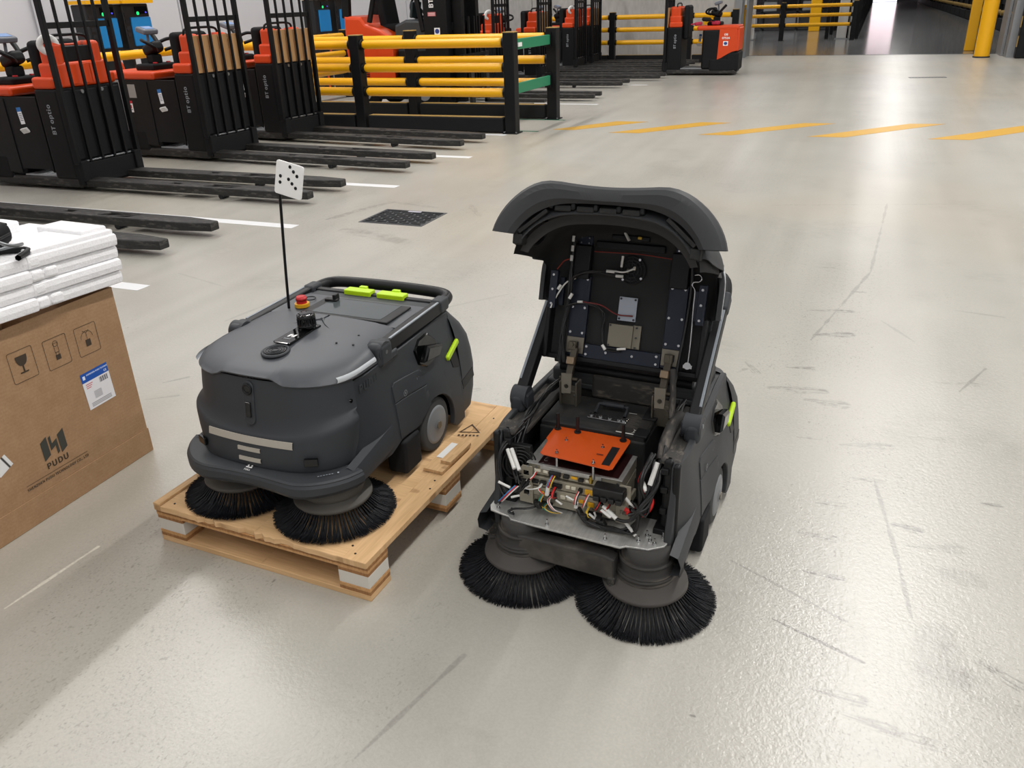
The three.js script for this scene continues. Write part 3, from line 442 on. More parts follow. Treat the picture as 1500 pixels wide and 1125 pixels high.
// ---------------------------------------------------------------- orange counterbalance forklift beyond the barriers
{
  const t = thing('forklift', 'big orange and black counterbalance forklift behind the two barriers', 'forklift', [-7.1, 0, -13.05]);
  part('counterweight', ext(shape([[-0.95, 0.42], [-0.2, 0.42], [-0.12, 0.95], [-0.16, 1.12], [-0.34, 1.24], [-0.62, 1.34], [-0.7, 1.44], [-1.02, 1.46], [-1.04, 0.9]]), 1.1, 0.05, 3).translate(0, 0, -0.65), M_orange, t);
  const bp = part('side_door', [rx2(-0.42, -0.13, 0.5, 1.1, 0.44, 0.462, 0.01)], M_orange, t); textDecal('lettering', 'TOYOTA', 0.3, 0.07, '#f3b8a8', t, [-0.72, 0.98, 0.4515], [0, 0, 0]);
  for (let k = 0; k < 6; k++) part('vent', bx(-0.72, -0.62, 0.52 + k * 0.03, 0.535 + k * 0.03, 0.448, 0.455), M_black, t);
  part('lower_body', [rx2(-0.98, 0.35, 0.16, 0.46, -0.56, 0.44, 0.05), rx2(-0.1, 0.62, 0.4, 0.95, -0.55, 0.4, 0.05)], M_black, t);
  part('roof_guard', [bar([-1.0, 1.42, 0.38], [-0.9, 2.5, 0.38], 0.1, 0.14), bar([-0.55, 1.35, 0.42], [-0.2, 2.5, 0.4], 0.07, 0.07), bar([0.42, 1.2, 0.4], [0.2, 2.5, 0.4], 0.07, 0.07), bar([-1.0, 1.42, -0.55], [-0.9, 2.5, -0.55], 0.1, 0.14), bar([0.42, 1.2, -0.55], [0.2, 2.5, -0.55], 0.07, 0.07), bx(-0.95, 0.3, 2.46, 2.56, -0.6, 0.45)], M_black, t);
  part('seat', [rx2(-0.5, 0, 1.2, 1.32, -0.35, 0.15, 0.05), rb(0.14, 0.6, 0.48, 0.05, -0.5, 1.56, -0.1, 0, 0, 0.15)], M_blackRough, t);
  part('dash', [ext(shape([[-0.12, 1.12], [0.5, 1.02], [0.55, 1.22], [0.5, 1.36], [0.1, 1.38], [-0.1, 1.3]]), 0.9, 0.04, 2).translate(0, 0, -0.5)], std(0x33373a, 0.45), t); part('monitor', [rb(0.05, 0.24, 0.3, 0.02, 0.18, 1.52, 0.16, 0, 0, -0.2)], std(0x2c3a3f, 0.2), t); part('steering_wheel', [at(new THREE.TorusGeometry(0.16, 0.018, 8, 28), 0.05, 1.55, -0.2, 0, Math.PI / 2 - 0.5, 0), rod([0.25, 1.36, -0.2], [0.05, 1.55, -0.2], 0.02)], M_black, t);
  const m = part('mast', [bx(0.45, 0.86, 0.12, 3.4, 0.24, 0.42), bx(0.45, 0.86, 0.12, 3.4, -0.58, -0.4), bx(0.9, 1.04, 0.12, 3.2, 0.14, 0.26), bx(0.9, 1.04, 0.12, 3.2, -0.42, -0.3), ...[0.5, 1.2, 2.1, 3.0].map((y) => bx(0.7, 0.82, y, y + 0.12, -0.5, 0.34)), cy(0.04, 3, 0.8, 1.6, 0.08, 'y', 14), cy(0.04, 3, 0.8, 1.6, -0.24, 'y', 14)], M_black, t);
  textDecal('lettering', 'BT', 0.2, 0.13, '#e8e8ea', m, [0.6, 1.6, 0.4215], [0, 0, Math.PI / 2]); decal('red_label', 0.14, 0.06, 64, (g, a, b) => { g.fillStyle = '#c06a70'; g.fillRect(0, 0, a, b); g.fillStyle = '#eee'; for (let k = 0; k < 3; k++) g.fillRect(a * 0.1, b * (0.2 + k * 0.25), a * 0.8, b * 0.08); }, m, [0.6, 1.45, 0.4215], [0, 0, 0]);
  decal('round_label', 0.1, 0.1, 64, (g, a, b) => { g.fillStyle = '#f2f2f4'; g.fillRect(0, 0, a, b); g.fillStyle = '#2b3f86'; g.beginPath(); g.ellipse(a / 2, b / 2, a * 0.38, b * 0.36, 0, 0, 7); g.fill(); }, m, [0.68, 1.2, 0.4215], [0, 0, 0]);
  part('carriage', [...[0.3, 0.75].map((y) => bx(1.06, 1.12, y, y + 0.1, -0.6, 0.45)), ...[-0.5, -0.3, -0.1, 0.1, 0.3].map((z) => bx(1.08, 1.11, 0.3, 1.4, z, z + 0.04))], M_black, t);
  for (const z of [-0.4, 0.2]) part('fork', [bx(1.12, 1.17, 0.06, 0.8, z - 0.06, z + 0.06), bx(1.12, 2.2, 0.05, 0.1, z - 0.06, z + 0.06)], M_wornBlack, t);
  for (const [x, z] of [[-0.72, 0.38], [-0.72, -0.5], [0.42, 0.42], [0.42, -0.56]]) { const w = part('wheel', lathe([[0.0, -0.09], [0.16, -0.09], [0.24, -0.08], [0.26, -0.04], [0.26, 0.04], [0.24, 0.08], [0.16, 0.09], [0, 0.09]], 28).rotateX(Math.PI / 2).translate(x, 0.262, z), M_blackRough, t); part('hub', cy(0.11, 0.2, x, 0.262, z, 'z', 20), M_grey, w); }
}
{ // second lift truck, only its mast and console show between the forklift and the far trucks
  const t = thing('stacker', 'dark wire-guarded stacker truck standing behind the forklift mast', 'stacker', [-6.95, 0, -14.35]);
  part('mast', [bx(-0.06, 0.04, 0.1, 3, 0.28, 0.36), bx(-0.06, 0.04, 0.1, 3, -0.36, -0.28), bx(-0.04, 0.02, 0.5, 0.6, -0.3, 0.3), bx(-0.04, 0.02, 2, 2.1, -0.3, 0.3)], M_black, t);
  part('guard', [...[0.8, 1.1, 1.4, 1.7].map((y) => rod([0.05, y, -0.3], [0.05, y, 0.3], 0.008, 6)), ...[-0.2, -0.05, 0.1, 0.25].map((z) => rod([0.05, 0.5, z], [0.05, 1.9, z], 0.008, 6))], M_black, t);
  part('body', [rx2(-0.9, -0.15, 0.12, 0.85, -0.35, 0.35, 0.05)], M_black, t); part('cover', rx2(-0.85, -0.2, 0.85, 0.96, -0.33, 0.33, 0.03), M_orange, t);
  part('console', [rx2(-0.6, -0.3, 0.95, 1.15, -0.2, 0.2, 0.04), rb(0.2, 0.16, 0.2, 0.04, -0.45, 1.3, 0), tube([[-0.5, 1.1, 0.15], [-0.6, 1.35, 0.25], [-0.7, 1.4, 0.2]], 0.02, 16, 8)], M_blackRough, t); for (const z of [-0.21, 0.21]) part('fork', forkGeo().translate(0.05, 0, z), M_wornBlack, t);
}
// ---------------------------------------------------------------- floor sweepers (local frame: x across, y up, z towards the brushes)
const dustTex = (base, dust, amt, s) => dtex(512, 512, (u, v) => { const d = sst(0.5, 0.85, fbm(u * 8, v * 8, s, 5, 8)) * amt + 0.06 * (vnoise(u * 120, v * 120, s + 9, 120) - 0.5); return base.map((b, i) => b + (dust[i] - b) * d); });
const M_shellLit = std(0x4a4d52, 0.48), M_shellLit2 = dull(0x34373b, 0.52, 0.7), M_blackPl = dull(0x151618, 0.45, 0.55), M_gloss = std(0x08090a, 0.06), M_lime = std(0xb7dd0a, 0.42), M_hub = std(0x7f8285, 0.5, 0.2), M_rubber = dull(0x1b1c1e, 0.75), M_tyre = std(0x3c3d3d, 0.85), M_chrome = std(0xb9babb, 0.22, 1), M_lens = std(0x0a0b0d, 0.08), M_stripLamp = std(0xa9a398, 0.35), M_whiteLamp = std(0xc9ced3, 0.3), M_edge = std(0x8d949b, 0.35, 0.4), M_bristle = dull(0x111318, 0.55, 0.5), M_disc = std(0x4a4742, 0.7);  // first shell grey is the body grey with light on the hood painted in
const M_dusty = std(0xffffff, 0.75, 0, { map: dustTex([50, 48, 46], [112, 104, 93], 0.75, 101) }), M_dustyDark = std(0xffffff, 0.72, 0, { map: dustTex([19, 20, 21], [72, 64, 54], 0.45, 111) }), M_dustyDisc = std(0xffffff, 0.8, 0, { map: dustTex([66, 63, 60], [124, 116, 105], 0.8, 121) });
const M_beam = std(0x1b2230, 0.42, 0.35), M_bracket = std(0x7c776c, 0.4, 0.85), M_alu = std(0xffffff, 0.38, 0.55, { map: dtex(256, 256, (u, v) => { const k = 186 + 46 * (fbm(u * 5, v * 5, 131, 4, 5) - 0.5) + 14 * (vnoise(u * 90, v * 6, 133, 90) - 0.5); return [k, k, k - 3]; }) });
function ring(w, f, b, c, bow = 0.035) {
  const P = [], ns = 6, nc = 12, nf = 24, e = 0.86;
  const a0 = b > f - c ? Math.asin(Math.pow(clamp((b - f + c) / c, 0, 1), 1 / e)) : 0, xs = w - c + c * Math.pow(Math.cos(a0), e);
  for (let i = 0; i < ns; i++) P.push([xs, a0 ? b : b + (f - c - b) * i / ns]);
  for (let i = 0; i < nc; i++) { const a = a0 + i / nc * (Math.PI / 2 - a0); P.push([w - c + c * Math.pow(Math.cos(a), e), f - c + c * Math.pow(Math.sin(a), e)]); }
  for (let i = 0; i <= nf; i++) P.push([(w - c) * (1 - 2 * i / nf), f]);
  const L = P.slice(0, ns + nc).reverse().map(([x, z]) => [-x, z]); P.push(...L);
  return P.map(([x, z]) => [x, z > f - c ? z - bow * (x / w) * (x / w) * (z - f + c) / c : z]);
}
// rows: [y, halfWidth, front, corner, back, yFunction]
const ringSkin = (rows, thick, crease, bow, zf = 1) => skin(rows.map(([y, w, f, c, b, fn]) => ring(w, f, b, c, bow).map(([x, z]) => [x, typeof y === 'function' ? y(x, z) : y + (fn ? fn(x, w) : 0), z * zf])), thick, crease);
function mirrorX(g) { g = (g.index ? g.toNonIndexed() : g.clone()); const p = g.attributes.position; g.scale(-1, 1, 1); for (const k of Object.keys(g.attributes)) { const a = g.attributes[k]; for (let i = 0; i < p.count; i += 3) for (let c = 0; c < a.itemSize; c++) { const t = a.array[(i + 1) * a.itemSize + c]; a.array[(i + 1) * a.itemSize + c] = a.array[(i + 2) * a.itemSize + c]; a.array[(i + 2) * a.itemSize + c] = t; } } return g; }
const sideX = (y, z) => 0.289 + 0.022 * (1 - sst(0.14, 0.42, y)) * sst(-0.02, -0.2, z) + 0.018 * sst(-0.26, -0.5, z) * (1 - sst(0.24, 0.45, y)) - 0.008 * sst(0.36, 0.46, y) * sst(-0.3, -0.6, z) - 0.014 * sst(-0.14, 0.0, z);
const tess = new TessellateModifier(0.035, 7);
// plate that follows the bulge of the side wall; pts are (z, y)
function sidePatch(pts, thick, lift, holes = [], bev = 0.003) {
  const s = pts instanceof THREE.Shape ? pts : shape(pts); for (const h of holes) s.holes.push(h);
  let g = ext(s, thick, bev); g = prep(g); g = tess.modify(g); const p = g.attributes.position;
  for (let i = 0; i < p.count; i++) { const z = p.getX(i), y = p.getY(i), d = p.getZ(i); p.setXYZ(i, sideX(y, z) + lift - thick + d, y, z); }
  g.deleteAttribute('normal'); g = prep(toCreasedNormals(mergeVertices(g.deleteAttribute('uv'), 1e-5), 0.6));
  // the shape's plane was (z, y); the swap of axes turned the faces, so turn them back
  for (const k of ['position', 'normal', 'uv']) { const a = g.attributes[k]; for (let i = 0; i < a.count; i += 3) for (let c = 0; c < a.itemSize; c++) { const t = a.array[(i + 1) * a.itemSize + c]; a.array[(i + 1) * a.itemSize + c] = a.array[(i + 2) * a.itemSize + c]; a.array[(i + 2) * a.itemSize + c] = t; } }
  g.computeVertexNormals(); g = toCreasedNormals(g, 0.6); return g;
}
const arc = (cz, cyy, r, a0, a1, n) => [...Array(n + 1)].map((_, i) => { const a = (a0 + (a1 - a0) * i / n) * Math.PI / 180; return [cz + r * Math.cos(a), cyy + r * Math.sin(a)]; });
const both = (fn) => { for (const s of [1, -1]) fn(s, (g) => s > 0 ? g : mirrorX(g)); };
function bristles(r0, y0, r1, y1, n, droop, sd) {
  seed = sd; const pos = [], idx = [];
  const tufts = 76, per = Math.round(n / tufts);
  for (let t = 0; t < tufts; t++) { const ta = t / tufts * Math.PI * 2 + rr(-0.01, 0.01);
    for (let k = 0; k < per; k++) {
      const row = k % 2, a0 = ta + rr(-0.012, 0.012), a1 = ta + rr(-0.036, 0.036) * 1.15, rs = r0 - row * 0.008 + rr(-0.002, 0.002), re = r1 * (1 + rr(-0.045, 0.025)) - row * 0.02 * rnd(), ye = y1 + rr(0, 0.005) + row * 0.004, w = rr(0.0009, 0.0014);
      const P = [0, 0.45, 0.8, 1].map((q) => { const r = rs + (re - rs) * q, a = a0 + (a1 - a0) * q, y = y0 + (ye - y0) * (q + droop * q * (1 - q)) + row * 0.003; return [r * Math.cos(a), y, r * Math.sin(a), a]; });
      const b = pos.length / 3;
      P.forEach(([x, y, z, a], i) => { const ww = w * (i === 3 ? 0.6 : 1), tx = -Math.sin(a) * ww, tz = Math.cos(a) * ww; pos.push(x + tx, y - ww * 0.6, z + tz, x, y + ww, z, x - tx, y - ww * 0.6, z - tz); });
      for (let i = 0; i < 3; i++) for (let c = 0; c < 3; c++) { const d = (c + 1) % 3, p = b + i * 3; idx.push(p + c, p + 3 + c, p + d, p + d, p + 3 + c, p + 3 + d); }
    } }
  const g = new THREE.BufferGeometry(); g.setAttribute('position', new THREE.Float32BufferAttribute(pos, 3)); g.setIndex(idx); g.computeVertexNormals(); return prep(g);
}
function sideBrush(parent, x, z, R, y1, dusty, sd, tall) {
  const b = sub('side_brush', parent); b.position.set(x, 0, z);
  part('brush_disc', lathe([[0.0, 0.052], [0.085, 0.052], [0.118, 0.056], [0.124, 0.064], [0.122, 0.074], [0.1, 0.08], [0.09, 0.098], [0.082, 0.1], [0.0, 0.1]], 48), dusty ? M_dustyDisc : M_disc, b);
  part('bristles', bristles(0.112, 0.056, R, y1, 3300, tall ? 0.9 : 0.75, sd), M_bristle, b).userData.kind = 'stuff';
  const md = dusty ? M_dusty : M_disc;
  part('motor', lathe([[0, 0.09], [0.088, 0.09], [0.09, 0.104], [0.082, 0.108], [0.084, 0.118], [0.086, 0.124], [0.076, 0.128], [0.078, 0.146], [0.073, 0.15], [0.073, 0.158], [0.068, 0.162], [0.068, 0.2], [0, 0.2]], 40), md, b);
  part('strap', [at(new THREE.TorusGeometry(0.083, 0.006, 8, 40), 0, 0.112, 0, Math.PI / 2, 0, 0), at(new THREE.TorusGeometry(0.075, 0.005, 8, 40), 0, 0.154, 0, Math.PI / 2, 0, 0)], md, b);
  return b;
}
function sweeperBase(t, dusty) {
  const MS = dusty ? M_dustyShell : M_shellLit2;
  const outline = [[-0.668, 0.028], [-0.606, 0.026], [-0.588, 0.034], ...arc(-0.465, 0.088, 0.119, 200, 52, 12), [-0.37, 0.15], [-0.34, 0.145], [-0.245, 0.148], [-0.18, 0.128], [-0.06, 0.12], [-0.002, 0.135], [0.002, 0.2], [-0.034, 0.37], [-0.036, 0.425], [-0.05, 0.44], [-0.2, 0.446], [-0.5, 0.448], [-0.63, 0.452], [-0.668, 0.45]];
  both((s, m) => {
    const sp = part('side_panel', m(sidePatch(outline.slice().reverse(), 0.02, 0)), MS, t);
    part('service_door', m(sidePatch([[-0.238, 0.156], [-0.345, 0.152], [-0.385, 0.172], [-0.43, 0.2], [-0.424, 0.272], [-0.238, 0.282]].reverse(), 0.006, 0.003, [], 0.0015)), MS, sp);
    part('charge_flap', m(sidePatch([[-0.238, 0.286], [-0.423, 0.276], [-0.412, 0.328], [-0.4, 0.338], [-0.252, 0.352], [-0.239, 0.342]].reverse(), 0.006, 0.004, [], 0.0015)), MS, sp);
    const icon = new THREE.Mesh(new THREE.PlaneGeometry(0.16, 0.05), std(0xffffff, 0.5, 0, { transparent: true, map: iconTex })); icon.name = 'charge_icon'; icon.position.set(s * (sideX(0.3, -0.33) + 0.0065), 0.303, -0.333); icon.rotation.y = s * Math.PI / 2; sp.add(icon);
    part('sensor_window', [m(sidePatch([[-0.395, 0.405], [-0.435, 0.434], [-0.5, 0.436], [-0.548, 0.394], [-0.546, 0.362], [-0.512, 0.33], [-0.452, 0.322], [-0.405, 0.35]], 0.03, 0.006, [], 0.008)), m(ext(shape([[-0.418, 0.356], [-0.52, 0.34], [-0.546, 0.378], [-0.448, 0.406]].map(([z, y]) => [z, y])), 0.03, 0.008).rotateY(-Math.PI / 2).translate(sideX(0.36, -0.48) + 0.026, 0, 0))], M_gloss, sp);
    part('handle_pocket', m(sidePatch([[-0.6, 0.325], [-0.672, 0.352], [-0.692, 0.335], [-0.7, 0.275], [-0.655, 0.245], [-0.612, 0.258]], 0.008, 0.002, [], 0.001)), M_blackPl, sp);
    part('release_handle', m(at(new RoundedBoxGeometry(0.016, 0.098, 0.022, 3, 0.0075), sideX(0.31, -0.63) + 0.004, 0.322, -0.626, 1.15 - Math.PI / 2 - 0.7, 0, 0)), M_lime, sp, 'lime green release handle');
    part('rubber_flap', m(rx2(0.245, 0.322, 0.016, 0.142, -0.345, -0.24, 0.012)), M_rubber, t);
    const w = part('wheel', m(lathe([[0.0, -0.03], [0.07, -0.03], [0.085, -0.026], [0.098, -0.02], [0.1, -0.01], [0.1, 0.012], [0.098, 0.02], [0.088, 0.026], [0, 0.026]], 40).rotateZ(-Math.PI / 2).translate(0.292, 0.098, -0.465)), M_tyre, t);
    part('hub', m(lathe([[0, 0.036], [0.02, 0.036], [0.022, 0.032], [0.06, 0.031], [0.07, 0.027], [0.072, 0.02]], 40).rotateZ(-Math.PI / 2).translate(0.292, 0.098, -0.465)), M_hub, w); part('hub_cap', m(cy(0.014, 0.004, 0.33, 0.098, -0.465, 'x', 16)), M_bracket, w);
    part('skirt', m(skin([...Array(8)].map((_, i) => { const q = i / 7, z = 0.035 - 0.235 * q, yb = 0.125 + 0.024 * q * q, yt = 0.195 + 0.04 * q, x = 0.313 - 0.001 * q; return [[x - 0.03, yb, z], [x, yb + 0.006, z], [x + 0.003, (yb + yt) / 2, z], [x - 0.006, yt - 0.008, z], [x - 0.03, yt, z]]; }), 0, 0.6)), MS, t);
  });
  // rear tank
  part('tank', ringSkin([[0.028, 0.05, 0.7, 0.04, 0.662], [0.03, 0.306, 0.79, 0.09, 0.662], [0.05, 0.32, 0.815, 0.1, 0.662], [0.12, 0.327, 0.83, 0.1, 0.662], [0.21, 0.328, 0.838, 0.1, 0.662], [0.27, 0.322, 0.836, 0.1, 0.662], [0.33, 0.316, 0.822, 0.1, 0.662], [0.38, 0.304, 0.795, 0.1, 0.662], [0.42, 0.29, 0.76, 0.1, 0.662], [0.448, 0.272, 0.735, 0.08, 0.662], [0.458, 0.24, 0.712, 0.06, 0.662], [0.459, 0.02, 0.668, 0.01, 0.662]], 0, 0.5, 0.02, -1), MS, t);
  both((s, m) => part('tank_grip', m(at(rb(0.012, 0.045, 0.1, 0.005, 0.3235, 0.175, -0.71, 0.2, 0, 0))), M_blackPl, t));
  part('deck', [rx2(-0.272, 0.272, 0.425, 0.446, -0.675, -0.43, 0.006), rx2(-0.252, 0.252, 0.44, 0.492, -0.64, -0.43, 0.012)], MS, t);
  part('underframe', rx2(-0.25, 0.25, 0.06, 0.12, -0.78, -0.15, 0.02), M_blackPl, t);
}
function handleFrame(t, ang) {
  const h = sub('handle_frame', t); h.position.set(0, 0.474, -0.222); h.rotation.x = ang;
  const o = (g) => g.translate(0, -0.474, 0.222);
  both((s, m) => {
    part('lever_arm', m(o(join([bar([0.272, 0.476, -0.22], [0.272, 0.484, -0.61], 0.036, 0.044)]))), M_blackPl, h); part('arm_edge', m(o(bar([0.284, 0.499, -0.27], [0.284, 0.5065, -0.6], 0.008, 0.004))), M_edge, h);
    part('clamp', m(o(rx2(0.248, 0.294, 0.462, 0.512, -0.668, -0.6, 0.012))), M_shellLit2, h);
    part('pivot_cap', m(o(cy(0.034, 0.05, 0.272, 0.474, -0.222, 'x', 28))), M_shellLit2, h);
    part('bolt', m(o(cy(0.007, 0.006, 0.298, 0.474, -0.222, 'x', 10))), M_steel, h);
  });
  part('grip', o(tube([[0.27, 0.487, -0.63], [0.27, 0.488, -0.68], [0.252, 0.49, -0.722], [0.19, 0.493, -0.738], [0, 0.495, -0.742], [-0.19, 0.493, -0.738], [-0.252, 0.49, -0.722], [-0.27, 0.488, -0.68], [-0.27, 0.487, -0.63]], 0.021, 60, 16)), M_blackPl, h);
  part('cross_bar', o(rx2(-0.252, 0.252, 0.465, 0.498, -0.65, -0.622, 0.006)), M_blackPl, h);
  for (const x of [-0.062, 0.078]) { const c = part('clip', o(join([rx2(x - 0.056, x + 0.056, 0.452, 0.509, -0.655, -0.614, 0.004), rx2(x - 0.012, x + 0.02, 0.498, 0.514, -0.668, -0.65, 0.004)])), M_lime, h, 'lime green clip'); }
  return h;
}
// front cover: hood, fascia and bumper are one lid that lifts on the rear hinge
// half width of the hood edge at a given z (the rounded corner of the plan)
const hoodX = (z) => { const w = 0.2885, f = 0.07, c = 0.17, q = clamp((z - (f - c)) / c, 0, 0.999), a = Math.asin(Math.pow(q, 1 / 0.86)); return w - c + c * Math.pow(Math.cos(a), 0.86); };
const brow = (x) => 0.452 + 0.02 * sst(0.135, 0.085, Math.abs(x + 0.01));
function frontCover(t, MS, MF) {
  const c = t, crest = (x, w) => { const q = Math.abs(x) / w; return -0.018 + 0.05 * q * q; };
  part('fascia', ringSkin([[0.15, 0.262, 0.085, 0.16, 0.006], [0.186, 0.281, 0.121, 0.17, 0.002], [0.2, 0.286, 0.124, 0.17, -0.002], [0.232, 0.289, 0.121, 0.17, -0.012], [0.264, 0.296, 0.117, 0.17, -0.02], [0.29, 0.303, 0.111, 0.17, -0.026, crest], [0.302, 0.304, 0.108, 0.17, -0.028, crest], [0.311, 0.3, 0.102, 0.17, -0.03, crest], [0.326, 0.291, 0.09, 0.17, -0.032, crest], [0.36, 0.287, 0.085, 0.168, -0.045], [0.4, 0.286, 0.079, 0.166, -0.045], [0.436, 0.285, 0.073, 0.165, -0.045], [0.462, 0.284, 0.067, 0.165, -0.045]], -0.004, 0.9), MF, c);
  const ly = (d) => (x) => brow(x) + d;
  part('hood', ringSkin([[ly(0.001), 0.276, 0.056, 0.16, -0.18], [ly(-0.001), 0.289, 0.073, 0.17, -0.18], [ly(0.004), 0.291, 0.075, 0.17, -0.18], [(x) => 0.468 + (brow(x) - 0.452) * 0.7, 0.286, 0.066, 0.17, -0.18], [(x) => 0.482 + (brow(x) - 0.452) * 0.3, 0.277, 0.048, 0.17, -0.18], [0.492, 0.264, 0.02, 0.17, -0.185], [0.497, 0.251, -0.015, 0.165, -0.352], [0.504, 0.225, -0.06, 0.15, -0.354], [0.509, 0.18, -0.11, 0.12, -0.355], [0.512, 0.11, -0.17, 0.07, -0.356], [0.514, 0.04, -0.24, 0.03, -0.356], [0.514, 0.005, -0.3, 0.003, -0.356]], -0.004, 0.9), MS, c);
  const wave = (x) => 0.011 * Math.exp(-Math.pow((Math.abs(x) - 0.19) / 0.08, 2)) - 0.004 * Math.exp(-(x / 0.09) * (x / 0.09));
  const brows = [[0.19, 0.27, 0.1, 0], [0.191, 0.304, 0.13, 0.6], [0.186, 0.33, 0.152, 1], [0.181, 0.334, 0.157, 1], [0.178, 0.3335, 0.1565, 1], [0.17, 0.338, 0.161, 1], [0.15, 0.3375, 0.161, 1], [0.136, 0.33, 0.153, 1], [0.13, 0.316, 0.14, 1], [0.132, 0.296, 0.12, 0.5], [0.145, 0.286, 0.11, 0]];
  part('bumper', skin(brows.map(([y, w, f, k]) => ring(w, f, 0.022, 0.2, 0.02).map(([x, z]) => [x, y - (y < 0.17 ? 0.5 : 0) * wave(x) * k, z + wave(x) * k * sst(0.0, 0.1, z)])), 0, 0.5), MF, c);
  // light bars, slots, lens, sensors
  const onFace = (pts, y0, y1, d, name, mat, lab) => { // strip bent along the fascia between two heights
    const rows = [[y0, 0], [y0, d], [y1, d], [y1, 0]];
    const front = (y) => y < 0.264 ? 0.121 + (0.117 - 0.121) * (y - 0.232) / 0.032 : 0.117 - 0.006 * (y - 0.264) / 0.026;
    return part(name, skin(rows.map(([y, k]) => pts.map((x) => [x, y, front(y) - 0.035 * (x / 0.29) * (x / 0.29) + k])), 0, 0.4), mat, c, lab);
  };
  const lin = (a, b, n) => [...Array(n + 1)].map((_, i) => a + (b - a) * i / n);
  onFace(lin(-0.165, 0.152, 24), 0.269, 0.29, 0.0035, 'light_strip', M_stripLamp); onFace(lin(-0.046, 0.038, 6), 0.243, 0.255, 0.004, 'vent_slot', M_stripLamp); onFace(lin(-0.044, 0.038, 6), 0.21, 0.222, 0.004, 'vent_slot', M_stripLamp);
  both((s, m) => { part('sensor_cutout', m(at(rb(0.042, 0.026, 0.012, 0.003, 0.206, 0.232, 0.0985, 0, 0.42, 0))), M_gloss, c); part('side_lamp', m(skin([[0, 0.0], [0.006, 0.003], [0.012, 0.003], [0.018, -0.002]].map(([dy, dx]) => [...Array(9)].map((_, i) => { const q = i / 8, z = 0.0 - 0.175 * q; return [hoodX(z) + dx - 0.001, 0.457 + dy - 0.001 * q, z]; })), 0, 0.9)), M_whiteLamp, c, 'pale light bar along the hood edge'); });
  part('sensor_plate', ext(rrect(-0.026, 0.014, 0.318, 0.458, 0.019), 0.008, 0.002).rotateX(-0.14).translate(0, 0.002, 0.139 - 0.008), MF, c);
  const lensZ = (y) => 0.0875 - (y - 0.36) * 0.17;
  part('front_lens', [at(new THREE.TorusGeometry(0.014, 0.004, 10, 24), -0.006, 0.432, lensZ(0.432) + 0.006, -0.14, 0, 0)], M_blackPl, c); part('lens_glass', cy(0.012, 0.008, -0.006, 0.432, lensZ(0.432) + 0.003, 'z', 20), M_lens, c);
  part('range_sensor', rb(0.018, 0.048, 0.006, 0.002, -0.006, 0.368, lensZ(0.368) + 0.004, -0.14), M_gloss, c);
  part('brow_slot', [...Array(9)].map((_, k) => rb(0.007, 0.006, 0.012, 0.001, -0.052 + k * 0.0105, 0.466, 0.062 - 0.001 * Math.abs(k - 4))), M_blackPl, c);
  part('side_sensor', cy(0.0065, 0.004, 0.2875, 0.393, -0.024, 'x', 14), M_gloss, c);
}
const iconTex = ctex(256, 80, (g, w, h) => { g.strokeStyle = '#7d8287'; g.fillStyle = '#8a8f94'; g.lineWidth = 4; g.beginPath(); g.arc(w * 0.28, h * 0.62, h * 0.2, 0, 7); g.stroke(); g.fillRect(w * 0.27, h * 0.52, 6, 16); g.font = 'bold 30px sans-serif'; g.fillText('F', w * 0.84, h * 0.5); g.fillRect(w * 0.78, h * 0.2, 3, h * 0.5); });
const pudu = (g, x, y, s, col) => { // two slanted blocks that make an H
  g.fillStyle = col; const P = (pts) => { g.beginPath(); pts.forEach(([a, b], i) => g[i ? 'lineTo' : 'moveTo'](x + a * s, y + b * s)); g.closePath(); g.fill(); };
  P([[0, 0.16], [0.28, 0], [0.28, 0.84], [0, 1]]); P([[0.72, 0.16], [1, 0], [1, 0.84], [0.72, 1]]); P([[0.34, 0.1], [0.44, 0.04], [0.44, 0.4], [0.66, 0.28], [0.66, 0.9], [0.56, 0.96], [0.56, 0.56], [0.34, 0.68]]);
};
const M_dustyShell = std(0xffffff, 0.58, 0, { map: dustTex([48, 50, 53], [88, 84, 78], 0.35, 141) });

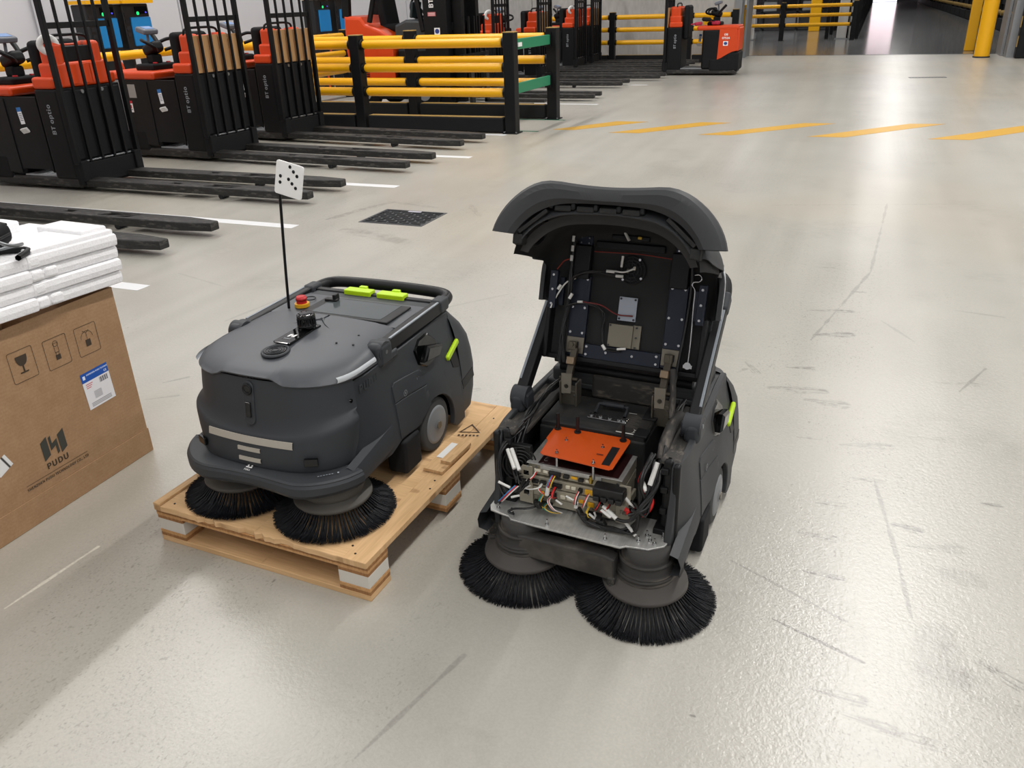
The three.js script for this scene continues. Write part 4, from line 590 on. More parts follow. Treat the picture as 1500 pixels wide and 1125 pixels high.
// ---- the closed sweeper on the pallet
const R1 = { pos: [-1.579, 0.1445, -1.8], rot: -1.06 * Math.PI / 180 }, R2 = { pos: [-0.608, 0, -1.9], rot: -2.38 * Math.PI / 180 };
{
  const t = thing('sweeping_robot', 'closed dark grey sweeping robot standing on the wooden pallet', 'sweeping robot', R1.pos, R1.rot);
  sweeperBase(t, false); handleFrame(t, 0);
  frontCover(t, M_shellLit, M_shellLit2);
  both((s, m) => part('pivot_housing', m(join([rx2(0.245, 0.3, 0.425, 0.505, -0.265, -0.185, 0.018), rx2(0.252, 0.296, 0.43, 0.46, -0.3, -0.24, 0.01)])), M_shellLit2, t));
  part('rear_console', [skin([[-0.252, 0.252].map((x) => [x, 0.44, -0.36]), [-0.252, 0.252].map((x) => [x, 0.497, -0.36]), [-0.252, 0.252].map((x) => [x, 0.5, -0.5]), [-0.252, 0.252].map((x) => [x, 0.49, -0.6]), [-0.252, 0.252].map((x) => [x, 0.45, -0.625])], 0, 0.4), bx(-0.252, 0.252, 0.44, 0.49, -0.6, -0.362)], M_shellLit, t);
  const sc = part('touch_screen', rx2(-0.135, 0.215, 0.499, 0.507, -0.535, -0.37, 0.004), M_blackPl, t); part('screen_glass', bx(-0.095, 0.18, 0.5068, 0.5078, -0.525, -0.385), std(0x4b5153, 0.12), sc);  // glass is dark; the ceiling mirrored in it is painted as grey
  const es = part('stop_button', [cy(0.018, 0.02, -0.168, 0.522, -0.43, 'y', 20), lathe([[0, 0.014], [0.016, 0.013], [0.02, 0.006], [0.02, 0], [0.0, 0]], 24).translate(-0.168, 0.526, -0.43)], M_red, t, 'red emergency stop'); part('collar', cy(0.026, 0.012, -0.168, 0.508, -0.43, 'y', 20), std(0xd8a21c, 0.5), es);
  part('key_switch', [rb(0.05, 0.012, 0.022, 0.005, -0.09, 0.51, -0.5), rb(0.012, 0.026, 0.03, 0.004, -0.075, 0.52, -0.505)], M_blackPl, t); part('dial', at(new THREE.TorusGeometry(0.02, 0.002, 6, 24), -0.185, 0.5055, -0.5, Math.PI / 2, 0, 0), M_blackPl, t);
  const pl = part('logo_plate', [ext(rrect(-0.03, 0.036, 0.09, 0.262, 0.008), 0.006, 0.002).rotateX(-Math.PI / 2).translate(0, 0.5125, 0)], M_gloss, t); 
  decal('logo', 0.045, 0.05, 128, (g, w, h) => { pudu(g, w * 0.22, h * 0.05, w * 0.56, '#f2f2f2'); g.fillStyle = '#9aa0a6'; g.font = 'bold ' + Math.round(h * 0.2) + 'px sans-serif'; g.textAlign = 'center'; g.fillText('PUDU', w / 2, h * 0.9); }, pl, [0.004, 0.5192, -0.138], [-Math.PI / 2, 0, 0]);
  const li = part('lidar', [lathe([[0, 0.05], [0.024, 0.05], [0.029, 0.046], [0.03, 0.036], [0.027, 0.034], [0.027, 0.018], [0.031, 0.014], [0.031, 0], [0, 0]], 36).translate(0.005, 0.517, -0.225)], M_gloss, t); part('lidar_rib', [...Array(18)].map((_, k) => { const a = k / 18 * Math.PI * 2; return box(0.003, 0.03, 0.004, 0.005 + 0.0285 * Math.cos(a), 0.536, -0.225 + 0.0285 * Math.sin(a), 0, -a, 0); }), M_blackPl, li);
  const cm = part('top_camera', [at(new THREE.TorusGeometry(0.04, 0.005, 10, 40), 0.012, 0.5055, -0.05, Math.PI / 2 + 0.06, 0, 0), cy(0.039, 0.006, 0.012, 0.504, -0.05, 'y', 36)], M_shellLit2, t); part('camera_disc', cy(0.034, 0.006, 0.01, 0.5068, -0.051, 'y', 32), M_gloss, cm); for (const r of [0.028, 0.02, 0.012]) part('camera_ring', at(new THREE.TorusGeometry(r, 0.0015, 6, 32), 0.01, 0.51, -0.051, Math.PI / 2, 0, 0), M_dkSteel, cm);
  for (const [x, z] of [[0.16, -0.16], [0.19, -0.24], [0.215, -0.17]]) part('screw_hole', cy(0.0035, 0.003, x, 0.5105 - 0.06 * Math.max(0, x - 0.16), z, 'y', 10), M_blackPl, t);
  for (const [x, z, sd] of [[0.192, 0.0, 5], [-0.165, 0.0, 6]]) sideBrush(t, x, z, 0.192, 0.006, false, sd, true);
  for (const [x, m] of [[-0.165, M_dustyDisc], [0.192, M_disc]]) part('brush_cup', lathe([[0.062, 0.14], [0.098, 0.13], [0.104, 0.1], [0.098, 0.085]], 40).translate(x, 0, 0), m, t);  // cups are alike; light falling on the first is painted by a paler material
  decal('full_mark', 0.026, 0.03, 64, (g, w, h) => { g.fillStyle = '#e8e8e8'; g.beginPath(); g.arc(w * 0.25, h * 0.2, w * 0.12, 0, 7); g.arc(w * 0.75, h * 0.2, w * 0.12, 0, 7); g.fill(); g.fillRect(w * 0.05, h * 0.36, w * 0.9, h * 0.14); g.font = 'bold ' + Math.round(h * 0.34) + 'px sans-serif'; g.textAlign = 'center'; g.fillText('FULL', w / 2, h * 0.9); }, t, [-0.004, 0.1925, 0.136], [-1.35, 0, 0]);
  decal('dust_mark', 0.07, 0.008, 64, (g, w, h) => { g.fillStyle = '#9aa0a6'; for (let k = 0; k < 6; k++) g.fillRect(w * (0.05 + k * 0.12), h * 0.3, w * 0.08, h * 0.5); g.fillRect(w * 0.9, 0, w * 0.08, h); }, t, [0.25, 0.1925, 0.085], [-Math.PI / 2, 0, 0.75]);
  const tg = new TextGeometry('PUDU', { font: FONT, size: 0.028, depth: 0.0015, curveSegments: 3 }); tg.rotateY(Math.PI / 2).translate(0.2885, 0.395, -0.068); part('embossed_name', tg, M_shellLit2, t);
}
// ---- dotted sign on a rod, fixed to the hood
{
  const t = thing('dotted_sign', 'small white sign with black dots on a thin black rod above the closed robot', 'sign', [-1.772, 0.142 + 0.504, -2.2], -0.1);
  part('rod', tube([[0, 0, 0], [0.012, 0.14, 0], [0.03, 0.3, 0.002], [0.048, 0.46, 0.004]], 0.0048, 24, 8), M_black, t);
  const g = sub('board', t); g.position.set(0.096, 0.455, 0.008); g.rotation.set(-0.1, 0.05, -0.19);
  part('plate', ext(rrect(-0.054, 0.054, -0.054, 0.054, 0.009), 0.006, 0.001).translate(0, 0, -0.003), std(0xf0f0ee, 0.45), g);
  for (const [u, v] of [[0.52, 0.08], [0.67, 0.2], [0.82, 0.31], [0.5, 0.48], [0.65, 0.59], [0.8, 0.7], [0.17, 0.45], [0.17, 0.65]]) part('dot', cy(0.0056, 0.0012, -0.05 + u * 0.1, 0.05 - v * 0.1, 0.0034, 'z', 16), M_black, g);
}
// ---------------------------------------------------------------- pallet and shim
const plyTex = dtex(512, 512, (u, v) => { const k = 26 * (fbm(u * 3, v * 26, 151, 4, 0) - 0.5) + 12 * (vnoise(u * 8, v * 130, 153) - 0.5), kn = sst(0.8, 0.9, fbm(u * 7, v * 7, 155, 2)) * 30; return [208 + k - kn, 170 + k - kn, 124 + k - kn * 0.9]; });
const plyEdgeTex = dtex(256, 256, (u, v) => { const b = Math.floor(v * 18) % 2, k = 22 * (vnoise(u * 40, v * 18, 161) - 0.5); return b ? [190 + k, 145 + k, 95 + k] : [148 + k, 104 + k, 62 + k]; });
const M_ply = std(0xffffff, 0.7, 0, { map: plyTex }), M_plyEdge = std(0xffffff, 0.8, 0, { map: plyEdgeTex }), M_chalk = std(0xcfcac0, 0.8);
{
  const t = thing('pallet', 'low plywood pallet with blocks under the closed robot', 'pallet', [-1.565, 0, -1.605], -0.042);
  const hw = 0.415, D = 1.06;
  // deck sheets with a splintered front edge, local z runs back from the front edge
  const front = []; seed = 77; for (let i = 0; i <= 40; i++) { const x = -hw + 0.03 + i / 40 * (2 * hw - 0.11); front.push([x, i > 8 && i < 30 ? rr(-0.004, 0.012) : rr(-0.001, 0.002)]); }
  part('deck_board', muv(ext(shape([...front, [hw - 0.082, D], [-hw + 0.03, D]]), 0.02, 0.001).rotateX(-Math.PI / 2).translate(0, 0.122, 0), 2.2), M_ply, t);
  part('deck_board', muv(rx2(hw - 0.08, hw, 0.122, 0.143, -D, 0, 0.002), 2.2, true), M_ply, t); part('edge_batten', muv(rx2(-hw, -hw + 0.028, 0.122, 0.15, -D, 0, 0.002), 2.2, true), M_ply, t);
  for (const z of [-0.06, -0.53, -1.0]) part('cross_board', muv(rx2(-hw, hw, 0.102, 0.1215, z - 0.055, z + 0.055, 0.002), 5), M_plyEdge, t);
  for (const x of [-hw + 0.055, 0, hw - 0.055]) for (const z of [-0.06, -0.53, -1.0]) if (x || z < -0.1) { const b = part('block', [muv(rx2(x - 0.055, x + 0.055, 0.02, 0.045, z - 0.055, z + 0.055, 0.002), 5), muv(rx2(x - 0.054, x + 0.054, 0.088, 0.102, z - 0.054, z + 0.054, 0.002), 5)], M_plyEdge, t); part('block_core', muv(rx2(x - 0.054, x + 0.054, 0.044, 0.089, z - 0.054, z + 0.054, 0.003), 5), M_chalk, b); }
  for (const z of [-0.06, -1.0]) part('base_board', muv(rx2(-hw, hw, 0, 0.02, z - 0.055, z + 0.055, 0.002), 2.2), M_ply, t);
  for (const [x, z] of [[0.36, -0.03], [0.39, -0.42], [0.38, -0.47], [-0.35, -0.03], [0.33, -0.06], [0.37, -0.95]]) part('nail_head', cy(0.0035, 0.002, x, 0.1432, z, 'y', 8), M_dkSteel, t);
  decal('stamp', 0.1, 0.12, 96, (g, w, h) => { g.strokeStyle = '#4a3a2a'; g.lineWidth = 5; g.beginPath(); g.moveTo(w * 0.5, h * 0.12); g.lineTo(w * 0.86, h * 0.62); g.lineTo(w * 0.14, h * 0.62); g.closePath(); g.stroke(); g.fillStyle = '#4a3a2a'; for (let k = 0; k < 6; k++) g.fillRect(w * (0.1 + k * 0.14), h * 0.78, w * 0.08, h * 0.1); }, t, [0.33, 0.1442, -0.83], [-Math.PI / 2, 0, 0.3], 0.8);
  const s = thing('wooden_wedge', 'small stepped wooden wedge against the grey wheel of the closed robot', 'wedge', [-1.19, 0.1445, -2.2], -0.06);
  part('lower_slat', muv(rx2(-0.035, 0.04, 0, 0.012, -0.1, 0.1, 0.001), 4, true), M_ply, s); part('upper_slat', muv(rx2(0.005, 0.045, 0.012, 0.024, -0.1, 0.05, 0.001), 4, true), M_ply, s); part('paper_slip', rx2(-0.03, 0.0, 0.0125, 0.0135, -0.09, 0.02, 0.0004), M_white, s);
}
// ---------------------------------------------------------------- carton, foam, bag
const kraft = dtex(1024, 1024, (u, v) => { const k = 13 * (fbm(u * 20, v * 20, 171, 4, 20) - 0.5) + 9 * (vnoise(u * 180, v * 180, 173, 180) - 0.5) + 1.4 * Math.sin(v * Math.PI * 2 * 60); return [160 + k, 127 + k, 94 + k]; });
const M_kraft = std(0xffffff, 0.85, 0, { map: kraft }), INK = '#3d3327';
{
  const X = -2.468, Z0 = -2.089, L = 1.15, Wd = 0.66, Hh = 0.692;
  const t = thing('cardboard_box', 'large open brown cardboard box with printed symbols and a blue-topped label', 'cardboard box', [X - Wd / 2, 0, Z0 + L / 2], 0.015);
  const w = Wd / 2, l = L / 2;
  part('side_wall', muv(rx2(w - 0.007, w, 0.001, Hh, -l, l, 0.002), 1.3), M_kraft, t); part('side_wall', muv(rx2(-w, -w + 0.007, 0.001, Hh, -l, l, 0.002), 1.3), M_kraft, t);
  part('end_wall', muv(rx2(-w + 0.007, w - 0.007, 0.001, Hh, -l, -l + 0.007, 0.002), 1.3), M_kraft, t); part('end_wall', muv(rx2(-w + 0.007, w - 0.007, 0.001, Hh, l - 0.007, l, 0.002), 1.3), M_kraft, t); part('bottom', rx2(-w, w, 0, 0.006, -l, l, 0.002), M_kraft, t);
  part('wrap_sleeve', muv(rx2(w, w + 0.0035, 0.001, 0.1, -l - 0.002, l, 0.001), 1.3), M_kraft, t);
  const face = [w + 0.0012, Math.PI / 2], toZ = (wz) => wz - (Z0 + L / 2);
  const icon = (z, y, draw) => decal('handling_symbol', 0.098, 0.112, 160, (g, a, b) => { g.strokeStyle = INK; g.fillStyle = INK; g.lineWidth = 2.5; g.beginPath(); g.roundRect(4, 4, a - 8, b - 8, 10); g.stroke(); draw(g, a, b); g.font = '10px sans-serif'; g.textAlign = 'center'; }, t, [face[0], y, toZ(z)], [0, face[1], 0], 0.8);
  icon(-1.665, 0.556, (g, a, b) => { g.beginPath(); g.moveTo(a * 0.28, b * 0.2); g.lineTo(a * 0.72, b * 0.2); g.quadraticCurveTo(a * 0.72, b * 0.5, a * 0.5, b * 0.52); g.quadraticCurveTo(a * 0.28, b * 0.5, a * 0.28, b * 0.2); g.fill(); g.fillRect(a * 0.47, b * 0.5, a * 0.06, b * 0.2); g.fillRect(a * 0.34, b * 0.7, a * 0.32, b * 0.04); });
  icon(-1.8, 0.548, (g, a, b) => { g.strokeRect(a * 0.42, b * 0.2, a * 0.16, b * 0.3); g.beginPath(); g.arc(a * 0.5, b * 0.22, a * 0.1, 0, 7); g.stroke(); g.fillRect(a * 0.4, b * 0.58, a * 0.2, b * 0.16); g.strokeRect(a * 0.44, b * 0.5, a * 0.12, b * 0.1); });
  icon(-1.93, 0.545, (g, a, b) => { g.fillRect(a * 0.4, b * 0.5, a * 0.22, b * 0.22); g.beginPath(); g.arc(a * 0.5, b * 0.44, a * 0.26, Math.PI, 0); g.stroke(); g.beginPath(); g.moveTo(a * 0.5, b * 0.5); g.lineTo(a * 0.5, b * 0.28); g.lineTo(a * 0.36, b * 0.18); g.moveTo(a * 0.5, b * 0.28); g.lineTo(a * 0.64, b * 0.2); g.stroke(); });
  decal('shipping_label', 0.122, 0.142, 256, (g, a, b) => { g.fillStyle = '#e6e6ea'; g.fillRect(0, 0, a, b); g.fillStyle = '#1b55b0'; g.fillRect(0, 0, a, b * 0.25); g.fillStyle = '#e8eefc'; g.fillRect(a * 0.06, b * 0.07, a * 0.09, b * 0.1); g.font = 'bold ' + Math.round(b * 0.055) + 'px sans-serif'; g.fillText('SHENZHEN PUDU TECHNOLOGY', a * 0.2, b * 0.1); g.font = 'bold ' + Math.round(b * 0.08) + 'px sans-serif'; g.fillText('CE', a * 0.83, b * 0.21); g.fillStyle = '#c8505a'; for (let k = 0; k < 3; k++) g.fillRect(a * 0.1, b * (0.31 + k * 0.05), a * (0.25 - k * 0.04), b * 0.02); g.fillStyle = '#4a4a55'; for (let k = 0; k < 12; k++) g.fillRect(a * (0.6 + k * 0.026), b * 0.29, a * (0.008 + 0.008 * (k % 3)), b * 0.14); for (let k = 0; k < 6; k++) g.fillRect(a * 0.3, b * (0.58 + k * 0.035), a * 0.28, b * 0.012); for (let k = 0; k < 3; k++) g.fillRect(a * 0.12, b * (0.85 + k * 0.04), a * 0.75, b * 0.014); }, t, [face[0], 0.362, toZ(-1.922)], [0, face[1], 0.03], 0.4);
  decal('box_logo', 0.27, 0.17, 512, (g, a, b) => { g.save(); g.translate(a * 0.36, b * 0.01); g.scale(1.15, 1.0); pudu(g, 0, 0, b * 0.5, '#3a3a33'); g.restore(); g.fillStyle = INK; g.textAlign = 'center'; g.font = 'bold ' + Math.round(b * 0.2) + 'px sans-serif'; g.save(); g.translate(a * 0.53, b * 0.7); g.scale(1.02, 0.92); g.fillText('PUDU', 0, 0); g.restore(); g.fillRect(a * 0.02, b * 0.79, a * 0.96, b * 0.008); g.font = 'bold ' + Math.round(b * 0.085) + 'px sans-serif'; g.save(); g.translate(a * 0.5, b * 0.91); g.scale(Math.min(1, a * 0.97 / g.measureText('SHENZHEN PUDU TECHNOLOGY CO., LTD').width), 1); g.fillText('SHENZHEN PUDU TECHNOLOGY CO., LTD', 0, 0); g.restore(); }, t, [w + 0.0012, 0.2, toZ(-1.675)], [0, face[1], 0], 0.8);
  decal('white_sticker', 0.06, 0.05, 32, (g, a, b) => { g.fillStyle = '#e2e2e2'; g.fillRect(0, 0, a, b); g.fillStyle = '#333'; g.fillRect(a * 0.7, 0, a * 0.1, b); }, t, [w + 0.0012, 0.265, toZ(-1.49)], [0, face[1], 0.4]);
}
{
  const foamTex = dtex(512, 512, (u, v) => { const k = 12 * (fbm(u * 30, v * 120, 181, 4, 30) - 0.5) + 8 * (vnoise(u * 200, v * 200, 183, 200) - 0.5); return [243 + k, 243 + k, 245 + k]; });
  const M_foam = std(0xffffff, 0.9, 0, { map: foamTex, bumpMap: peel, bumpScale: 0.001 });
  const t = thing('foam_tray', 'thick white layered foam tray lying across the open cardboard box', 'foam packaging', [-2.452, 0.7, -2.13], 0.0); t.rotation.z = -0.02; t.rotation.x = -0.04;
  // local: x runs back from the face (negative), z runs toward the viewer along the box
  const Ld = 1.15, ys = [0, 0.048, 0.094, 0.14, 0.186];
  const prof = (amp, ph) => { const o = []; for (let k = 0; k < 4; k++) for (const q of [0.03, 0.12, 0.5, 0.88, 0.97]) o.push([-0.006 * (q < 0.05 || q > 0.95 ? 1 : 0) + amp * ((k + ph) % 2) + 0.004 * Math.sin(q * Math.PI), ys[k] + q * (ys[k + 1] - ys[k])]); return o; };
  const run = (z0, z1, amp, ph) => muv(ext(shape([[-0.42, 0], ...prof(amp, ph), [-0.42, 0.186]]), z1 - z0, 0.004).translate(0, 0, z0), 2);
  part('foam_end', run(0, 0.37, 0.008, 0), M_foam, t); part('foam_side', run(0.366, Ld, 0.007, 1).translate(0.006, 0, 0), M_foam, t);
  for (const [z, d] of [[0.262, 0.0], [0.318, 0.002]]) for (let k = 0; k < 4; k++) part('foam_tab', muv(rx2(-0.1, 0.013 + d - 0.003 * (k % 2), ys[k] + 0.004, ys[k + 1] - 0.004, z, z + 0.05, 0.012), 2), M_foam, t);
  part('foam_rim', muv(rx2(-0.2, -0.002, 0.182, 0.2, 0.002, 0.34, 0.006), 2), M_foam, t); part('foam_rim', muv(rx2(-0.24, -0.02, 0.185, 0.214, 0.01, 0.12, 0.008), 2), M_foam, t); part('foam_rim', muv(rx2(-0.42, -0.33, 0.182, 0.225, 0.11, 0.6, 0.008), 2), M_foam, t);
  const b = thing('cable_bag', 'black padded bag with a grey cable loop lying on the white foam', 'bag', [-2.635, 0.904, -1.735], 0.35);
  part('body', [rb(0.2, 0.075, 0.3, 0.03, 0, 0.045, 0.06, 0.02, 0, 0.05), rb(0.15, 0.05, 0.2, 0.024, -0.01, 0.085, 0.09)], M_blackRough, b); part('seam', [tube([[0.1, 0.05, -0.06], [0.104, 0.048, 0.05], [0.1, 0.05, 0.18]], 0.005, 16, 6), tube([[-0.06, 0.085, -0.085], [0, 0.09, -0.09], [0.08, 0.075, -0.085]], 0.005, 16, 6)], M_black, b);
  part('cable', tube([[0.09, 0.02, 0.05], [0.17, 0.03, 0.0], [0.19, 0.05, 0.09], [0.13, 0.09, 0.15], [0.08, 0.02, 0.2]], 0.0055, 30, 8), M_steel, b); part('strap', tube([[0.08, 0.01, 0.02], [0.17, 0.006, -0.02], [0.2, 0.006, 0.08]], 0.01, 16, 6), M_black, b);
}
// ---------------------------------------------------------------- the open sweeper
{
  const t = thing('sweeping_robot', 'dusty dark sweeping robot with its cover raised, wiring and orange plate showing', 'sweeping robot', R2.pos, R2.rot);
  sweeperBase(t, true); handleFrame(t, 38 * Math.PI / 180);
  both((s, m) => {
    part('pivot_housing', m(join([rx2(0.25, 0.3, 0.425, 0.49, -0.275, -0.185, 0.018), rx2(0.24, 0.252, 0.44, 0.49, -0.25, -0.2, 0.006)])), M_shellLit2, t);
    const fl = part('front_flange', m(join([rx2(0.232, 0.262, 0.16, 0.445, -0.075, -0.045, 0.01), rx2(0.262, 0.284, 0.13, 0.44, -0.055, -0.03, 0.008), ...[0.2, 0.27, 0.34, 0.4].map((y) => rx2(0.228, 0.25, y, y + 0.02, -0.06, -0.038, 0.004))])), M_blackPl, t);
    part('inner_wall', m(rx2(0.235, 0.268, 0.16, 0.43, -0.45, -0.06, 0.006)), M_dustyDark, t);
    part('wall_ledge', m(join([rx2(0.2, 0.275, 0.41, 0.432, -0.42, -0.1, 0.008), rx2(0.22, 0.28, 0.425, 0.445, -0.12, -0.05, 0.01)])), M_dusty, t);
    part('corner_bracket', m(join([rx2(0.262, 0.305, 0.05, 0.13, -0.075, -0.01, 0.01), rx2(0.27, 0.3, 0.03, 0.09, -0.05, 0.01, 0.008)])), M_dusty, t);
    part('corner_block', m(rx2(0.215, 0.265, 0.2, 0.225, -0.09, -0.03, 0.004)), M_blackPl, t);
  });
  part('tub', [rx2(-0.25, 0.25, 0.11, 0.19, -0.45, -0.06, 0.01), rx2(-0.25, 0.25, 0.15, 0.43, -0.47, -0.44, 0.01)], M_dustyDark, t);
  // brushes, cross member, aluminium plate
  for (const [x, z, sd] of [[0.208, -0.0, 15], [-0.175, 0.0, 16]]) sideBrush(t, x, z, 0.204, 0.003, true, sd, false);
  part('cross_member', [ext(shape([[-0.165, 0.165], [-0.12, 0.168], [0.1, 0.168], [0.135, 0.16], [0.138, 0.085], [0.09, 0.09], [-0.12, 0.095], [-0.165, 0.1]]), 0.045, 0.006, 2).translate(0, 0, 0.03)], M_dusty, t);
  for (const x of [-0.16, 0.128]) part('lug', [rx2(x - 0.012, x + 0.012, 0.055, 0.1, 0.045, 0.08, 0.006), cy(0.005, 0.006, x, 0.075, 0.081, 'z', 10)], M_dusty, t);
  const plate = part('base_plate', muv(ext(shape([[-0.282, -0.1], [-0.282, 0.01], [-0.27, 0.032], [-0.205, 0.045], [-0.192, 0.058], [0.15, 0.068], [0.163, 0.056], [0.225, 0.048], [0.262, 0.018], [0.276, -0.03], [0.276, -0.1]].map(([x, z]) => [x, -z])), 0.007, 0.0015).rotateX(-Math.PI / 2).translate(0, 0.2, 0), 6), M_alu, t);
  for (const [x, z] of [[-0.262, -0.02], [-0.25, 0.02], [-0.2, 0.03], [-0.08, 0.045], [0.1, 0.05], [0.19, 0.025], [0.22, 0.01], [0.235, 0.02], [0.25, -0.02], [0.205, -0.01]]) part('stud', [cy(0.006, 0.006, x, 0.21, z, 'y', 6), cy(0.003, 0.018, x, 0.218, z, 'y', 8)], M_chrome, plate);
  // battery with handle
  const bt = part('battery', [rx2(-0.19, 0.15, 0.2, 0.405, -0.4, -0.185, 0.008), rx2(-0.186, 0.146, 0.4, 0.42, -0.396, -0.19, 0.006)], M_dustyDark, t);
  part('corner_cover', [rx2(-0.175, -0.13, 0.418, 0.426, -0.395, -0.35, 0.003), rx2(0.105, 0.15, 0.418, 0.426, -0.39, -0.3, 0.003), rx2(0.11, 0.152, 0.415, 0.424, -0.24, -0.19, 0.003)], M_blackPl, bt);
  part('handle_plate', [rx2(-0.055, 0.07, 0.42, 0.425, -0.282, -0.25, 0.002), ...[-0.045, -0.015, 0.015, 0.045, 0.06].map((x) => cy(0.006, 0.006, x, 0.427, -0.262, 'y', 10))], M_chrome, bt); part('handle', [tube([[-0.04, 0.424, -0.285], [-0.04, 0.436, -0.315], [-0.032, 0.44, -0.322], [0.045, 0.44, -0.322], [0.054, 0.436, -0.315], [0.054, 0.424, -0.285]], 0.0055, 40, 8), cy(0.009, 0.07, 0.007, 0.441, -0.322, 'x', 14)], M_dkSteel, bt);
  decal('battery_label', 0.085, 0.14, 160, (g, w, h) => { g.fillStyle = '#23201d'; g.fillRect(0, 0, w, h); g.fillStyle = '#c9c9c6'; g.fillRect(w * 0.02, h * 0.93, w * 0.9, h * 0.04); g.fillRect(w * 0.05, h * 0.02, w * 0.3, h * 0.02); g.strokeStyle = '#bdbdb8'; g.lineWidth = 3; g.strokeRect(w * 0.62, h * 0.76, w * 0.2, h * 0.1); g.beginPath(); g.moveTo(w * 0.56, h * 0.72); g.lineTo(w * 0.88, h * 0.9); g.moveTo(w * 0.88, h * 0.72); g.lineTo(w * 0.56, h * 0.9); g.stroke(); g.fillStyle = '#5d5a55'; for (let k = 0; k < 12; k++) g.fillRect(w * 0.06, h * (0.1 + k * 0.05), w * (0.4 + 0.3 * ((k * 7) % 3) / 3), h * 0.012); }, bt, [0.095, 0.4206, -0.262], [-Math.PI / 2, 0, 0], 0.6);
  part('cushion', rx2(-0.11, 0.13, 0.4, 0.49, -0.45, -0.415, 0.02), M_dusty, t);
  part('rear_roller', [cy(0.016, 0.44, 0, 0.5, -0.435, 'x', 20), rx2(-0.24, 0.24, 0.515, 0.53, -0.45, -0.42, 0.004)], M_blackPl, t);
  bt.position.x = -0.008;
  // over-centre latches that carry the cover
  for (const x of [-0.15, 0.152]) {
    const l = part('hinge_latch', [rx2(x - 0.026, x + 0.026, 0.395, 0.47, -0.36, -0.318, 0.004), rx2(x - 0.03, x - 0.024, 0.4, 0.5, -0.355, -0.31, 0.002), rx2(x + 0.024, x + 0.03, 0.4, 0.5, -0.355, -0.31, 0.002)], M_bracket, t);
    part('link_plate', at(ext(shape([[-0.016, -0.035], [0.016, -0.035], [0.018, 0.03], [-0.018, 0.03]], [arc(0, -0.012, 0.007, 0, 330, 11)]), 0.006, 0.001), x - 0.004, 0.5, -0.312, -0.25, 0, 0.06), M_bracket, l);
    part('link_arm', [bar([x, 0.515, -0.318], [x + 0.002, 0.595, -0.372], 0.022, 0.016), cy(0.006, 0.06, x, 0.512, -0.318, 'x', 10)], std(0x4a453c, 0.5, 0.7), l); part('link_cap', [rb(0.026, 0.024, 0.02, 0.003, x, 0.565, -0.338, -0.5)], std(0x8a7862, 0.4, 0.6), l);
    for (const [dx, dy] of [[-0.02, 0.41], [0.02, 0.41], [-0.02, 0.455], [0.02, 0.455]]) part('screw', cy(0.0035, 0.004, x + dx, dy, -0.317, 'z', 8), M_chrome, l);
  }
  // electronics stack
  const M_box = std(0xaaa493, 0.42, 0.35), M_pcb = std(0x1d3b2a, 0.5), M_plug = std(0x101112, 0.45), M_yel = std(0xe2a914, 0.45), M_ivory = std(0xd9d4c2, 0.5);
  const st = part('electronics_stack', [rx2(-0.148, 0.142, 0.207, 0.245, -0.12, 0.045, 0.003), rx2(-0.142, 0.136, 0.25, 0.292, -0.12, 0.05, 0.003), rx2(-0.146, 0.14, 0.297, 0.34, -0.12, 0.05, 0.003), rx2(-0.15, 0.14, 0.346, 0.395, -0.13, 0.045, 0.003)], M_box, t);
  const toStack = (o) => { o.position.set(-0.022, 0.062, -0.085); o.scale.set(1, 0.74, 1); return o; }; toStack(st); const hn = toStack(sub('harness', t));
  part('top_sheet', rx2(-0.12, 0.128, 0.397, 0.401, -0.13, 0.042, 0.001), std(0x2c1416, 0.3, 0.2), st); part('top_frame', [rx2(-0.155, 0.142, 0.393, 0.398, -0.135, 0.05, 0.002), rx2(-0.11, 0.08, 0.38, 0.398, 0.047, 0.052, 0.001)], M_alu, st);  // maroon of the top sheet paints in the reflected orange plate above it
  for (const s of [-1, 1]) part('rack_bracket', ext(shape([[-0.022, 0.21], [0.022, 0.21], [0.022, 0.385], [-0.01, 0.385], [-0.022, 0.36]], [0.25, 0.295, 0.34].map((y) => [[-0.008, y], [0.01, y], [0.01, y + 0.022], [-0.008, y + 0.022]])), 0.004, 0.0008).translate(s * 0.152 - 0.004, 0, 0.052), M_box, st);
  const plug = (x, y, w, h, d, mat, nm = 'connector') => part(nm, rb(w, h, d, 0.002, x, y, 0.05 + d / 2), mat, st);
  [[-0.118, 0.372, 0.02, 0.012, M_ivory], [-0.092, 0.372, 0.016, 0.011, M_ivory], [-0.062, 0.372, 0.036, 0.02, M_plug], [-0.026, 0.372, 0.018, 0.014, M_plug], [-0.002, 0.37, 0.02, 0.01, M_yel], [0.02, 0.37, 0.016, 0.012, M_plug], [0.044, 0.368, 0.022, 0.01, M_ivory], [-0.125, 0.322, 0.02, 0.014, M_plug], [-0.1, 0.322, 0.02, 0.014, M_plug], [-0.055, 0.32, 0.03, 0.018, M_plug], [-0.022, 0.322, 0.014, 0.014, M_ivory], [-0.004, 0.322, 0.014, 0.014, M_ivory], [0.018, 0.32, 0.012, 0.02, M_plug], [0.048, 0.318, 0.034, 0.022, M_yel], [0.088, 0.316, 0.026, 0.02, M_yel], [0.118, 0.316, 0.026, 0.022, M_plug], [-0.098, 0.27, 0.02, 0.014, M_yel], [-0.07, 0.27, 0.024, 0.02, M_plug], [-0.038, 0.27, 0.015, 0.015, M_ivory], [-0.018, 0.27, 0.015, 0.015, M_ivory], [0.02, 0.268, 0.014, 0.014, M_yel], [0.05, 0.262, 0.02, 0.02, M_yel], [-0.1, 0.226, 0.06, 0.012, M_plug], [0.06, 0.226, 0.05, 0.012, M_plug]].forEach(([x, y, w, h, m]) => plug(x, y, w, h, m === M_plug ? 0.012 : 0.006, m));
